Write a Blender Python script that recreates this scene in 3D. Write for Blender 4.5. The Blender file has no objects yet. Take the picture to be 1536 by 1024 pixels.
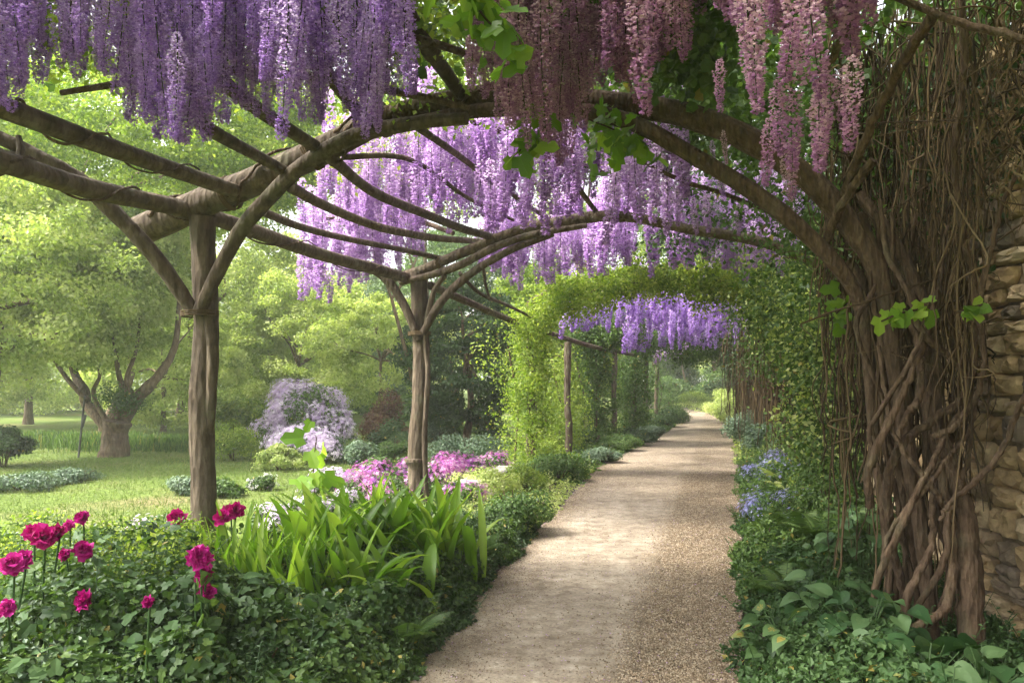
import bpy, math, numpy as np
from math import radians as RAD, pi as PI
rng = np.random.default_rng(7)
S = bpy.context.scene
COL = S.collection
# ---------------------------------------------------------------- camera
F, CX, HY, EYE = 1195.0, 768.0, 568.0, 1.6
cam = bpy.data.cameras.new('camera'); co = bpy.data.objects.new('camera', cam); COL.objects.link(co)
cam.sensor_width = 36; cam.lens = 36*F/1536; cam.shift_y = (HY-512)/1536
cam.clip_start = 0.05; cam.clip_end = 2000
co.location = (0, 0, EYE); co.rotation_euler = (PI/2, 0, 0)
S.camera = co
# ---------------------------------------------------------------- sky, sun, exposure
SUN_EL, SUN_AZ = 52.0, -100.0          # azimuth measured from +Y towards +X
w = bpy.data.worlds.new('World'); S.world = w; w.use_nodes = True
nt = w.node_tree; nt.nodes.clear()
sky = nt.nodes.new('ShaderNodeTexSky'); sky.sky_type = 'NISHITA'; sky.sun_disc = False
sky.sun_elevation = RAD(SUN_EL); sky.sun_rotation = RAD(SUN_AZ)
sky.air_density = 1.0; sky.dust_density = 5.0; sky.ozone_density = 0.6
hs = nt.nodes.new('ShaderNodeHueSaturation'); hs.inputs['Saturation'].default_value = 0.15
bg = nt.nodes.new('ShaderNodeBackground'); bg.inputs['Strength'].default_value = 0.15
wo = nt.nodes.new('ShaderNodeOutputWorld')
nt.links.new(sky.outputs[0], hs.inputs['Color']); nt.links.new(hs.outputs[0], bg.inputs[0]); nt.links.new(bg.outputs[0], wo.inputs[0])
sl = bpy.data.lights.new('sun', 'SUN'); sl.energy = 2.3; sl.angle = RAD(10); sl.color = (1.0, 0.94, 0.84)
so = bpy.data.objects.new('sun', sl); COL.objects.link(so); so.location = (0, 0, 30)
so.rotation_euler = (RAD(90-SUN_EL), 0, -RAD(SUN_AZ)+PI)
# a sun lamp shines along its local -Z: rotX(90-el) tips it, rotZ turns it so that light travels from azimuth SUN_AZ to us
S.view_settings.view_transform = 'Standard'; S.view_settings.look = 'None'
S.view_settings.exposure = 2.15; S.view_settings.gamma = 1.0
S.render.engine = 'CYCLES'
S.cycles.max_bounces = 6; S.cycles.diffuse_bounces = 4; S.cycles.transmission_bounces = 4; S.cycles.glossy_bounces = 2
S.cycles.volume_bounces = 1; S.cycles.use_denoising = True; S.cycles.caustics_reflective = False; S.cycles.caustics_refractive = False
S.cycles.sample_clamp_indirect = 4.0

def W(x, y, d): return np.array([(x-CX)*d/F, d, EYE-(y-HY)*d/F])
def G(x, y):
    d = EYE*F/(y-HY); return np.array([(x-CX)*d/F, d, 0.0])

# ---------------------------------------------------------------- objects, tags
def tag(o, label=None, cat=None, group=None, kind=None):
    if label: o['label'] = label
    if cat: o['category'] = cat
    if group: o['group'] = group
    if kind: o['kind'] = kind
    return o
def thing(name, label, cat, loc=(0, 0, 0), group=None):
    o = bpy.data.objects.new(name, None); COL.objects.link(o); o.empty_display_size = .1
    o.location = [float(v) for v in loc]
    return tag(o, label, cat, group)

class MB:
    def __init__(s): s.v = []; s.f = {3: [], 4: []}; s.t = {3: [], 4: []}; s.n = 0
    def add(s, V, Fa, tint=0.5):
        V = np.asarray(V, float).reshape(-1, 3); Fa = np.asarray(Fa, int)
        k = Fa.shape[1]
        s.v.append(V); s.f[k].append(Fa+s.n); s.n += len(V)
        s.t[k].append(np.broadcast_to(np.asarray(tint, float), (len(Fa),)).copy())
        return s
    def mesh(s, name, smooth=False, off=(0, 0, 0)):
        V = np.concatenate(s.v)-np.asarray(off, float)
        me = bpy.data.meshes.new(name); me.vertices.add(len(V)); me.vertices.foreach_set('co', V.astype(np.float32).ravel())
        loops = []; starts = []; tints = []; c = 0
        for k in (3, 4):
            if s.f[k]:
                A = np.concatenate(s.f[k]); loops.append(A.ravel()); starts.append(c+np.arange(len(A))*k); c += A.size
                tints.append(np.concatenate(s.t[k]))
        L = np.concatenate(loops); ST = np.concatenate(starts); T = np.concatenate(tints)
        me.loops.add(len(L)); me.loops.foreach_set('vertex_index', L.astype(np.int32))
        me.polygons.add(len(ST)); me.polygons.foreach_set('loop_start', ST.astype(np.int32))
        me.update(calc_edges=True)
        a = me.attributes.new('tint', 'FLOAT', 'FACE'); a.data.foreach_set('value', T.astype(np.float32))
        me.polygons.foreach_set('use_smooth', np.full(len(ST), bool(smooth)))
        me.update()
        return me
    def obj(s, name, mat, parent=None, smooth=False):
        off = np.array(parent_world(parent)) if parent is not None else np.zeros(3)
        me = s.mesh(name, smooth, off); me.materials.append(mat)
        o = bpy.data.objects.new(name, me); COL.objects.link(o)
        if parent is not None: o.parent = parent
        return o
def parent_world(p):
    l = np.zeros(3)
    while p is not None: l = l+np.array(p.location); p = p.parent
    return l

def nrm(a): return a/(np.linalg.norm(a, axis=-1, keepdims=True)+1e-9)
def rdir(n):
    return nrm(rng.normal(size=(n, 3)))
def frame(fwd, up):
    """columns x, y(fwd), z(normal) for instances"""
    y = nrm(fwd); x = nrm(np.cross(y, up)); z = np.cross(x, y)
    return np.stack([x, y, z], axis=-1)
def inst(mb, T, Fa, pos, R, s, tint):
    """template T (m,3), faces Fa, n copies"""
    T = np.asarray(T, float); Fa = np.asarray(Fa, int); n = len(pos); m = len(T)
    s = np.asarray(s, float)
    if s.ndim == 0: s = np.full(n, float(s))
    TT = T[None]*s[:, None, None] if s.ndim == 1 else T[None]*s[:, None, :]
    V = np.einsum('nij,nmj->nmi', R, TT)+pos[:, None, :]
    FF = (Fa[None]+(np.arange(n)*m)[:, None, None]).reshape(-1, Fa.shape[1])
    mb.add(V.reshape(-1, 3), FF, np.repeat(np.broadcast_to(tint, (n,)), len(Fa)))
LEAF = ([(0, 0, 0), (-.32, .42, .09), (0, 1, -.06), (.32, .42, .09)], [(0, 1, 2, 3)])
BROAD = ([(0, 0, 0), (-.42, .18, .05), (-.36, .62, .06), (0, 1, -.1), (.36, .62, .06), (.42, .18, .05), (0, .45, -.02)],
         [(0, 1, 2, 6), (2, 3, 4, 6), (0, 6, 4, 5)])
LOBED = ([(0, 0, 0), (-.3, -.12, .03), (-.5, .3, .04), (-.26, .42, .02), (-.3, .75, .0), (0, 1, -.1), (.3, .75, 0), (.26, .42, .02), (.5, .3, .04), (.3, -.12, .03), (0, .45, -.03)],
         [(0, 1, 2, 3), (0, 3, 10, 7), (3, 4, 5, 10), (10, 5, 6, 7), (0, 7, 8, 9)])
FLOR = ([(-.5, 0, .0), (.5, 0, .0), (.42, .75, .28), (-.42, .75, .28), (-.22, -.1, .05), (.22, -.1, .05), (.14, .5, -.5), (-.14, .5, -.5)],
        [(0, 1, 2, 3), (4, 5, 6, 7)])
STAR = ([(0, 0, 0)]+[p for k in range(5) for p in ((math.cos(k*1.2566-.35)*.6, math.sin(k*1.2566-.35)*.6, .15), (math.cos(k*1.2566)*1., math.sin(k*1.2566)*1., .1), (math.cos(k*1.2566+.35)*.6, math.sin(k*1.2566+.35)*.6, .15))],
        [(0, 1+3*k, 2+3*k, 3+3*k) for k in range(5)])

def tube(mb, pts, rad, seg=8, sub=4, wob=0.0, knot=0.0, tint=.5, cap=True):
    """smooth tube through pts (Catmull-Rom), radius per point, with uneven surface"""
    P = np.asarray(pts, float); n = len(P)
    Rr = np.broadcast_to(np.asarray(rad, float), (n,)) if np.ndim(rad) == 0 else np.asarray(rad, float)
    if sub > 1 and n > 1:
        E = np.vstack([2*P[0]-P[1], P, 2*P[-1]-P[-2]]); out = []; ro = []
        for i in range(n-1):
            p0, p1, p2, p3 = E[i:i+4]
            for k in range(sub):
                t = k/sub
                out.append(.5*((2*p1)+(-p0+p2)*t+(2*p0-5*p1+4*p2-p3)*t*t+(-p0+3*p1-3*p2+p3)*t**3)); ro.append(Rr[i]*(1-t)+Rr[i+1]*t)
        out.append(P[-1]); ro.append(Rr[-1]); P = np.array(out); Rr = np.array(ro); n = len(P)
    if wob: P = P+rng.normal(size=P.shape)*wob*np.minimum(1, np.arange(n)[:, None]/2)
    Tn = nrm(np.gradient(P, axis=0)); ref = np.array([0, 0, 1.]) if abs(Tn[0][2]) < .9 else np.array([1., 0, 0])
    a = np.arange(seg)/seg*2*PI; V = []
    u = nrm(np.cross(Tn[0], ref)); ph = rng.uniform(0, 6.28)
    for i in range(n):
        u = nrm(u-Tn[i]*np.dot(u, Tn[i])); b = np.cross(Tn[i], u)
        rr = Rr[i]*(1+knot*(np.sin(a*2+ph+i*.31)*.6+np.sin(a*3+i*.77)*.4+rng.normal(size=seg)*.35)+knot*.3*np.sin(i*1.3+ph))
        V.append(P[i]+np.outer(np.cos(a)*rr, u)+np.outer(np.sin(a)*rr, b))
    V = np.concatenate(V); i, j = np.meshgrid(np.arange(n-1), np.arange(seg), indexing='ij'); j2 = (j+1) % seg
    Q = np.stack([i*seg+j, i*seg+j2, (i+1)*seg+j2, (i+1)*seg+j], -1).reshape(-1, 4)
    if np.ndim(tint) == 0 and tint == .5:
        gr = rng.uniform(0, 1, seg); gr = .6*gr+.4*np.roll(gr, 1); drift = np.cumsum(rng.normal(0, .06, n-1)); drift -= drift.mean()
        FT = np.clip(gr[None, :]*.75+.12+drift[:, None]*.5+rng.normal(0, .09, (n-1, seg)), 0, 1).ravel()
    else: FT = tint
    mb.add(V, Q, FT)
    if cap:
        for e, base in ((0, 0), (n-1, (n-1)*seg)):
            rimg = V[base:base+seg]; c = P[e]+Tn[e]*(-1 if e == 0 else 1)*Rr[e]*.15
            VV = np.vstack([rimg, c]); T3 = [(k, (k+1) % seg, seg) if e else ((k+1) % seg, k, seg) for k in range(seg)]
            mb.add(VV, T3, tint)
    return mb

# ---------------------------------------------------------------- materials
def newmat(name):
    m = bpy.data.materials.new(name); m.use_nodes = True; n = m.node_tree; n.nodes.clear(); return m, n, n.nodes, n.links
def ramp(N, cols, pos=None):
    r = N.new('ShaderNodeValToRGB'); e = r.color_ramp.elements
    while len(e) < len(cols): e.new(.5)
    for i, c in enumerate(cols):
        e[i].position = pos[i] if pos else i/(len(cols)-1); e[i].color = (*c, 1)
    return r
def leafmat(name, cols, trans=.35, rough=.5, tcol=(1.15, 1.25, .55), spec=.35, pos=None):
    m, n, N, L = newmat(name)
    at = N.new('ShaderNodeAttribute'); at.attribute_name = 'tint'
    r = ramp(N, cols, pos); L.new(at.outputs['Fac'], r.inputs[0])
    pb = N.new('ShaderNodeBsdfPrincipled'); L.new(r.outputs[0], pb.inputs['Base Color']); pb.inputs['Roughness'].default_value = rough
    pb.inputs['Specular IOR Level'].default_value = spec
    mul = N.new('ShaderNodeMixRGB'); mul.blend_type = 'MULTIPLY'; mul.inputs[0].default_value = 1; mul.inputs[2].default_value = (*tcol, 1)
    L.new(r.outputs[0], mul.inputs[1])
    tr = N.new('ShaderNodeBsdfTranslucent'); L.new(mul.outputs[0], tr.inputs[0])
    mx = N.new('ShaderNodeMixShader'); mx.inputs[0].default_value = trans
    L.new(pb.outputs[0], mx.inputs[1]); L.new(tr.outputs[0], mx.inputs[2])
    o = N.new('ShaderNodeOutputMaterial'); L.new(mx.outputs[0], o.inputs[0]); return m
def barkmat(name, c1, c2, c3, scale=18, stretch=(1, 1, .25), bump=.6, lichen=.35):
    m, n, N, L = newmat(name)
    tc = N.new('ShaderNodeTexCoord'); mp = N.new('ShaderNodeMapping'); mp.inputs['Scale'].default_value = stretch; L.new(tc.outputs['Object'], mp.inputs[0])
    n1 = N.new('ShaderNodeTexNoise'); n1.inputs['Scale'].default_value = scale; n1.inputs['Detail'].default_value = 8; n1.inputs['Roughness'].default_value = .7; L.new(mp.outputs[0], n1.inputs['Vector'])
    r = ramp(N, [c1, c2, c3], [.3, .5, .72]); L.new(n1.outputs[0], r.inputs[0])
    n2 = N.new('ShaderNodeTexNoise'); n2.inputs['Scale'].default_value = 5; n2.inputs['Detail'].default_value = 6; L.new(tc.outputs['Object'], n2.inputs['Vector'])
    r2 = ramp(N, [(0, 0, 0), (1, 1, 1)], [.56, .66]); L.new(n2.outputs[0], r2.inputs[0])
    mulv = N.new('ShaderNodeMath'); mulv.operation = 'MULTIPLY'; mulv.inputs[1].default_value = lichen; L.new(r2.outputs[0], mulv.inputs[0])
    mix = N.new('ShaderNodeMixRGB'); L.new(mulv.outputs[0], mix.inputs[0]); L.new(r.outputs[0], mix.inputs[1]); mix.inputs[2].default_value = (.12, .12, .07, 1)
    at = N.new('ShaderNodeAttribute'); at.attribute_name = 'tint'; rg = ramp(N, [(.55, .52, .5), (1, 1, 1), (1.4, 1.38, 1.35)]); L.new(at.outputs['Fac'], rg.inputs[0])
    mg = N.new('ShaderNodeMixRGB'); mg.blend_type = 'MULTIPLY'; mg.inputs[0].default_value = 1; L.new(mix.outputs[0], mg.inputs[1]); L.new(rg.outputs[0], mg.inputs[2])
    pb = N.new('ShaderNodeBsdfPrincipled'); pb.inputs['Roughness'].default_value = .85; pb.inputs['Specular IOR Level'].default_value = .2; L.new(mg.outputs[0], pb.inputs['Base Color'])
    vo = N.new('ShaderNodeTexVoronoi'); vo.inputs['Scale'].default_value = scale*1.6; L.new(mp.outputs[0], vo.inputs['Vector'])
    ad = N.new('ShaderNodeMath'); ad.operation = 'ADD'; L.new(n1.outputs[0], ad.inputs[0]); L.new(vo.outputs['Distance'], ad.inputs[1])
    bp = N.new('ShaderNodeBump'); bp.inputs['Strength'].default_value = bump; bp.inputs['Distance'].default_value = .02; L.new(ad.outputs[0], bp.inputs['Height']); L.new(bp.outputs[0], pb.inputs['Normal'])
    o = N.new('ShaderNodeOutputMaterial'); L.new(pb.outputs[0], o.inputs[0]); return m
M = {}
M['bark'] = barkmat('bark', (.045, .03, .018), (.13, .09, .055), (.24, .18, .12))
M['pole'] = barkmat('pole_wood', (.045, .032, .021), (.095, .071, .048), (.17, .135, .095), 14, bump=1.0, lichen=.4)
M['vinebark'] = barkmat('vine_bark', (.040, .025, .016), (.098, .064, .040), (.18, .125, .082), 26, bump=.9, lichen=.25)
M['twig'] = leafmat('dry_twig', [(.025, .017, .009), (.075, .050, .028), (.16, .115, .06)], .05, .8, (1, 1, 1), .1)
M['twigdark'] = leafmat('dark_twig', [(.03, .02, .012), (.075, .05, .03), (.13, .09, .05)], .05, .8, (1, 1, 1), .1)
# greens
M['pale'] = leafmat('pale_leaf', [(.19, .26, .07), (.38, .45, .15), (.60, .62, .30)], .5)
M['bright'] = leafmat('bright_leaf', [(.10, .17, .025), (.22, .31, .045), (.42, .48, .10)], .5)
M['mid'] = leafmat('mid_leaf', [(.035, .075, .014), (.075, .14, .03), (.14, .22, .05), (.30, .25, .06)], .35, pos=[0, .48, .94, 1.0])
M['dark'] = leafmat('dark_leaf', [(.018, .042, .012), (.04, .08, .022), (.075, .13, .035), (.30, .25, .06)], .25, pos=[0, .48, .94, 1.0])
M['blue'] = leafmat('bluish_leaf', [(.05, .09, .05), (.11, .17, .10), (.20, .27, .17)], .25)
M['ivy'] = leafmat('ivy_leaf', [(.022, .05, .015), (.05, .10, .03), (.10, .17, .06), (.30, .25, .06)], .25, .5, spec=.2, pos=[0, .48, .94, 1.0])
M['strap'] = leafmat('strap_leaf', [(.07, .15, .015), (.15, .28, .025), (.32, .44, .07), (.30, .25, .06)], .5, .35, pos=[0, .48, .94, 1.0])
M['red'] = leafmat('bronze_leaf', [(.08, .035, .025), (.17, .085, .05), (.20, .17, .06)], .35, tcol=(1.2, .9, .7))
M['broad'] = leafmat('broad_leaf', [(.03, .075, .025), (.06, .13, .045), (.12, .20, .08)], .3, .45, spec=.25)
# flowers (tint near 0 = stalk)
def flmat(name, cols, trans=.4):
    m = _flmat(name, cols, trans); N, L = m.node_tree.nodes, m.node_tree.links
    at = [n for n in N if n.type == 'ATTRIBUTE'][0]; rp = [n for n in N if n.type == 'VALTORGB'][0]
    oi = N.new('ShaderNodeObjectInfo'); a = N.new('ShaderNodeMath'); a.operation = 'MULTIPLY_ADD'; a.inputs[1].default_value = .5; a.inputs[2].default_value = .8
    L.new(oi.outputs['Random'], a.inputs[0]); b = N.new('ShaderNodeMath'); b.operation = 'MULTIPLY'; L.new(a.outputs[0], b.inputs[0]); L.new(at.outputs['Fac'], b.inputs[1]); L.new(b.outputs[0], rp.inputs[0]); return m
def _flmat(name, cols, trans=.4): return leafmat(name, [(.05, .07, .02)]+cols, trans, .6, (1.05, 1.0, 1.05), .15, pos=[0, .06]+[.06+.94*(i+1)/(len(cols)-1) for i in range(len(cols)-1)])
M['wpurple'] = flmat('purple_blossom', [(.25, .12, .42), (.44, .26, .64), (.64, .46, .80), (.80, .68, .90)], .5)
M['wlilac'] = flmat('lilac_blossom', [(.31, .15, .43), (.47, .29, .58), (.64, .46, .71), (.83, .70, .85)], .55)
M['wpink'] = flmat('mauve_blossom', [(.28, .12, .28), (.45, .23, .40), (.62, .40, .52), (.76, .60, .62)], .45)
M['fl_lilac'] = flmat('lilac_flower', [(.50, .36, .60), (.72, .60, .76), (.90, .84, .90)])
M['fl_pink'] = flmat('pink_flower', [(.26, .12, .46), (.42, .07, .33), (.56, .20, .46), (.74, .52, .68)])
M['fl_blue'] = flmat('blue_flower', [(.20, .20, .50), (.38, .38, .68), (.58, .58, .80)])
M['fl_white'] = flmat('white_flower', [(.6, .6, .55), (.8, .8, .76)])
M['rose'] = leafmat('crimson_petal', [(.22, .0, .06), (.38, .003, .13), (.52, .01, .22)], .3, .5, (1.1, .8, .9), .2)
M['rosepink'] = leafmat('magenta_petal', [(.24, .0, .09), (.42, .005, .19), (.62, .04, .34)], .3, .5, (1.1, .8, .9), .2)

def groundmat():
    m, n, N, L = newmat('grass_ground')
    tc = N.new('ShaderNodeTexCoord')
    a = N.new('ShaderNodeTexNoise'); a.inputs['Scale'].default_value = .35; a.inputs['Detail'].default_value = 5; L.new(tc.outputs['Object'], a.inputs['Vector'])
    b = N.new('ShaderNodeTexNoise'); b.inputs['Scale'].default_value = 14; b.inputs['Detail'].default_value = 8; L.new(tc.outputs['Object'], b.inputs['Vector'])
    r1 = ramp(N, [(.085, .13, .025), (.13, .18, .04), (.19, .17, .075)], [.35, .52, .68]); L.new(a.outputs[0], r1.inputs[0])
    r2 = ramp(N, [(.45, .45, .45), (1.2, 1.2, 1.2)], [.3, .7]); L.new(b.outputs[0], r2.inputs[0])
    mx = N.new('ShaderNodeMixRGB'); mx.blend_type = 'MULTIPLY'; mx.inputs[0].default_value = 1; L.new(r1.outputs[0], mx.inputs[1]); L.new(r2.outputs[0], mx.inputs[2])
    pb = N.new('ShaderNodeBsdfPrincipled'); pb.inputs['Roughness'].default_value = .95; pb.inputs['Specular IOR Level'].default_value = .1; L.new(mx.outputs[0], pb.inputs['Base Color'])
    bp = N.new('ShaderNodeBump'); bp.inputs['Strength'].default_value = .5; bp.inputs['Distance'].default_value = .03; L.new(b.outputs[0], bp.inputs['Height']); L.new(bp.outputs[0], pb.inputs['Normal'])
    o = N.new('ShaderNodeOutputMaterial'); L.new(pb.outputs[0], o.inputs[0]); return m
def soilmat():
    m, n, N, L = newmat('soil')
    tc = N.new('ShaderNodeTexCoord')
    b = N.new('ShaderNodeTexNoise'); b.inputs['Scale'].default_value = 20; b.inputs['Detail'].default_value = 8; L.new(tc.outputs['Object'], b.inputs['Vector'])
    r2 = ramp(N, [(.02, .014, .009), (.075, .055, .035)], [.3, .7]); L.new(b.outputs[0], r2.inputs[0])
    pb = N.new('ShaderNodeBsdfPrincipled'); pb.inputs['Roughness'].default_value = .95; L.new(r2.outputs[0], pb.inputs['Base Color'])
    o = N.new('ShaderNodeOutputMaterial'); L.new(pb.outputs[0], o.inputs[0]); return m
def pathmat():
    m, n, N, L = newmat('path_dirt_and_gravel')
    tc = N.new('ShaderNodeTexCoord'); sp = N.new('ShaderNodeSeparateXYZ'); L.new(tc.outputs['Object'], sp.inputs[0])
    def noise(s, d=6, ro=.6):
        t = N.new('ShaderNodeTexNoise'); t.inputs['Scale'].default_value = s; t.inputs['Detail'].default_value = d; t.inputs['Roughness'].default_value = ro; L.new(tc.outputs['Object'], t.inputs['Vector']); return t
    def mth(op, a, b=None):
        t = N.new('ShaderNodeMath'); t.operation = op
        for i, q in enumerate((a, b)):
            if q is None: continue
            if isinstance(q, (int, float)): t.inputs[i].default_value = q
            else: L.new(q, t.inputs[i])
        return t.outputs[0]
    big = noise(1.3, 4); mid = noise(7, 7, .65); fine = noise(160, 3, .6); fine2 = noise(60, 5, .7)
    # compacted dirt
    dr = ramp(N, [(.25, .20, .15), (.375, .315, .24), (.49, .42, .33)], [.34, .5, .64]); L.new(mid.outputs[0], dr.inputs[0])
    # gravel
    vo = N.new('ShaderNodeTexVoronoi'); vo.inputs['Scale'].default_value = 75; L.new(tc.outputs['Object'], vo.inputs['Vector'])
    gs = N.new('ShaderNodeSeparateColor'); L.new(vo.outputs['Color'], gs.inputs[0])
    gr = ramp(N, [(.08, .06, .04), (.23, .175, .12), (.35, .28, .195), (.56, .48, .36)], [.0, .4, .8, 1]); L.new(gs.outputs[0], gr.inputs[0])
    # mask: right of the line and beyond the near stretch
    e = mth('SUBTRACT', sp.outputs['X'], mth('ADD', mth('MULTIPLY', sp.outputs['Y'], .255), -.50))
    nz = mth('MULTIPLY', mth('SUBTRACT', mid.outputs[0], .5), .35)
    side = N.new('ShaderNodeMapRange'); side.inputs['From Min'].default_value = -.10; side.inputs['From Max'].default_value = .08; L.new(mth('ADD', e, mth('MULTIPLY', nz, 1.2)), side.inputs['Value'])
    edge = N.new('ShaderNodeMapRange'); edge.inputs['From Min'].default_value = .62; edge.inputs['From Max'].default_value = .48; L.new(big.outputs[0], edge.inputs['Value'])
    le = N.new('ShaderNodeMapRange'); le.inputs['From Min'].default_value = 1.35; le.inputs['From Max'].default_value = 1.05
    # distance left of the line
    L.new(mth('ADD', mth('MULTIPLY', e, -1.0), mth('MULTIPLY', nz, 2.0)), le.inputs['Value'])
    farm = N.new('ShaderNodeMapRange'); farm.inputs['From Min'].default_value = 8.5; farm.inputs['From Max'].default_value = 13; L.new(sp.outputs['Y'], farm.inputs['Value'])
    msk = mth('MAXIMUM', side.outputs[0], mth('MULTIPLY', farm.outputs[0], .75))
    msk = mth('MAXIMUM', msk, mth('SUBTRACT', 1.0, le.outputs[0]))
    msk = mth('MAXIMUM', msk, mth('MULTIPLY', edge.outputs[0], .22))
    mx = N.new('ShaderNodeMixRGB'); L.new(msk, mx.inputs[0]); L.new(dr.outputs[0], mx.inputs[1]); L.new(gr.outputs[0], mx.inputs[2])
    dm = ramp(N, [(.70, .68, .66), (1, 1, 1)], [.40, .56]); dn = noise(.9, 6, .7); L.new(dn.outputs[0], dm.inputs[0]); m0 = N.new('ShaderNodeMixRGB'); m0.blend_type = 'MULTIPLY'; m0.inputs[0].default_value = 1; L.new(mx.outputs[0], m0.inputs[1]); L.new(dm.outputs[0], m0.inputs[2]); mx = m0
    fr = ramp(N, [(.72, .72, .72), (1.15, 1.15, 1.15)], [.35, .65]); L.new(fine2.outputs[0], fr.inputs[0])
    m2 = N.new('ShaderNodeMixRGB'); m2.blend_type = 'MULTIPLY'; m2.inputs[0].default_value = .8; L.new(mx.outputs[0], m2.inputs[1]); L.new(fr.outputs[0], m2.inputs[2])
    pb = N.new('ShaderNodeBsdfPrincipled'); pb.inputs['Roughness'].default_value = .9; pb.inputs['Specular IOR Level'].default_value = .15; L.new(m2.outputs[0], pb.inputs['Base Color'])
    h = mth('ADD', mth('MULTIPLY', mid.outputs[0], .8), mth('ADD', mth('MULTIPLY', fine2.outputs[0], .35), mth('MULTIPLY', mth('MULTIPLY', vo.outputs['Distance'], -.9), msk)))
    bp = N.new('ShaderNodeBump'); bp.inputs['Strength'].default_value = .7; bp.inputs['Distance'].default_value = .02; L.new(h, bp.inputs['Height']); L.new(bp.outputs[0], pb.inputs['Normal'])
    o = N.new('ShaderNodeOutputMaterial'); L.new(pb.outputs[0], o.inputs[0]); return m
def stonemat(name='rubble_stone', cols=None):
    m, n, N, L = newmat(name)
    at = N.new('ShaderNodeAttribute'); at.attribute_name = 'tint'
    r = ramp(N, cols or [(.22, .19, .16), (.44, .31, .18), (.58, .43, .25), (.66, .55, .39)]); L.new(at.outputs['Fac'], r.inputs[0])
    tc = N.new('ShaderNodeTexCoord'); t = N.new('ShaderNodeTexNoise'); t.inputs['Scale'].default_value = 9; t.inputs['Detail'].default_value = 9; t.inputs['Roughness'].default_value = .7; L.new(tc.outputs['Object'], t.inputs['Vector'])
    r2 = ramp(N, [(.5, .48, .45), (1.15, 1.12, 1.05)], [.3, .68]); L.new(t.outputs[0], r2.inputs[0])
    mx = N.new('ShaderNodeMixRGB'); mx.blend_type = 'MULTIPLY'; mx.inputs[0].default_value = 1; L.new(r.outputs[0], mx.inputs[1]); L.new(r2.outputs[0], mx.inputs[2])
    pb = N.new('ShaderNodeBsdfPrincipled'); pb.inputs['Roughness'].default_value = .9; pb.inputs['Specular IOR Level'].default_value = .2; L.new(mx.outputs[0], pb.inputs['Base Color'])
    bp = N.new('ShaderNodeBump'); bp.inputs['Strength'].default_value = .8; bp.inputs['Distance'].default_value = .03; L.new(t.outputs[0], bp.inputs['Height']); L.new(bp.outputs[0], pb.inputs['Normal'])
    o = N.new('ShaderNodeOutputMaterial'); L.new(pb.outputs[0], o.inputs[0]); return m
M['ground'] = groundmat(); M['soil'] = soilmat(); M['path'] = pathmat(); M['stone'] = stonemat()
M['pebble'] = stonemat('pebble_stone', [(.16, .11, .07), (.30, .23, .16), (.44, .35, .25), (.64, .56, .45)])
M['palestone'] = stonemat('pale_stone', [(.5, .48, .42), (.62, .6, .55)])
M['iron'] = barkmat('grey_stake', (.05, .05, .045), (.10, .10, .09), (.15, .15, .13), 20)

# ---------------------------------------------------------------- setting: ground, beds, path
mb = MB(); mb.add([(-400, -60, 0), (400, -60, 0), (400, 500, 0), (-400, 500, 0)], [(0, 1, 2, 3)])
tag(mb.obj('ground', M['ground']), kind='structure')
Lp = [(470, 1220), (560, 1085), (610, 1024), (680, 940), (745, 860), (790, 812), (838, 766), (868, 730), (895, 702), (935, 682), (968, 665), (1000, 648), (1018, 635), (1003, 622), (994, 614), (950, 609)]
Rp = [(1112, 1220), (1112, 1085), (1112, 1024), (1113, 930), (1113, 850), (1112, 800), (1110, 755), (1108, 720), (1106, 695), (1104, 672), (1100, 655), (1092, 640), (1082, 629), (1062, 620), (1030, 613), (960, 606.5)]
LP = np.array([G(*p) for p in Lp]); RP = np.array([G(*p) for p in Rp])
def dens(P, k=6):
    out = []
    for i in range(len(P)-1):
        for j in range(k): out.append(P[i]*(1-j/k)+P[i+1]*j/k)
    out.append(P[-1]); return np.array(out)
LPd, RPd = dens(LP), dens(RP)
def strip(name, A, B, z, mat, nc=6):
    mb = MB(); n = len(A); t = np.linspace(0, 1, nc+1)
    V = A[:, None, :]*(1-t)[None, :, None]+B[:, None, :]*t[None, :, None]; V[..., 2] = z
    i, j = np.meshgrid(np.arange(n-1), np.arange(nc), indexing='ij'); q = nc+1
    mb.add(V.reshape(-1, 3), np.stack([i*q+j, i*q+j+1, (i+1)*q+j+1, (i+1)*q+j], -1).reshape(-1, 4))
    return tag(mb.obj(name, mat), kind='structure')
A = LPd.copy(); A[:, 0] += rng.normal(0, .02, len(A)); B = RPd.copy(); B[:, 0] += rng.normal(0, .02, len(B))
strip('path', A, B, .008, M['path'])
Ab = LPd.copy(); Ab[:, 0] -= np.interp(Ab[:, 1], [3, 5.8, 6.6, 12, 45], [4.4, 3.8, 1.9, 1.6, 1.5]); Bb = LPd.copy(); Bb[:, 0] += .06
strip('flower_bed_soil', Ab, Bb, .004, M['soil'])
Ab = RPd.copy(); Ab[:, 0] -= .06; Bb = RPd.copy(); Bb[:, 0] += np.interp(Bb[:, 1], [3, 12, 45], [3.0, 3.4, 3])
strip('border_soil', Ab, Bb, .004, M['soil'])
def left_edge(y): return np.interp(y, LP[:, 1], LP[:, 0])
def right_edge(y): return np.interp(y, RP[:, 1], RP[:, 0])

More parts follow.
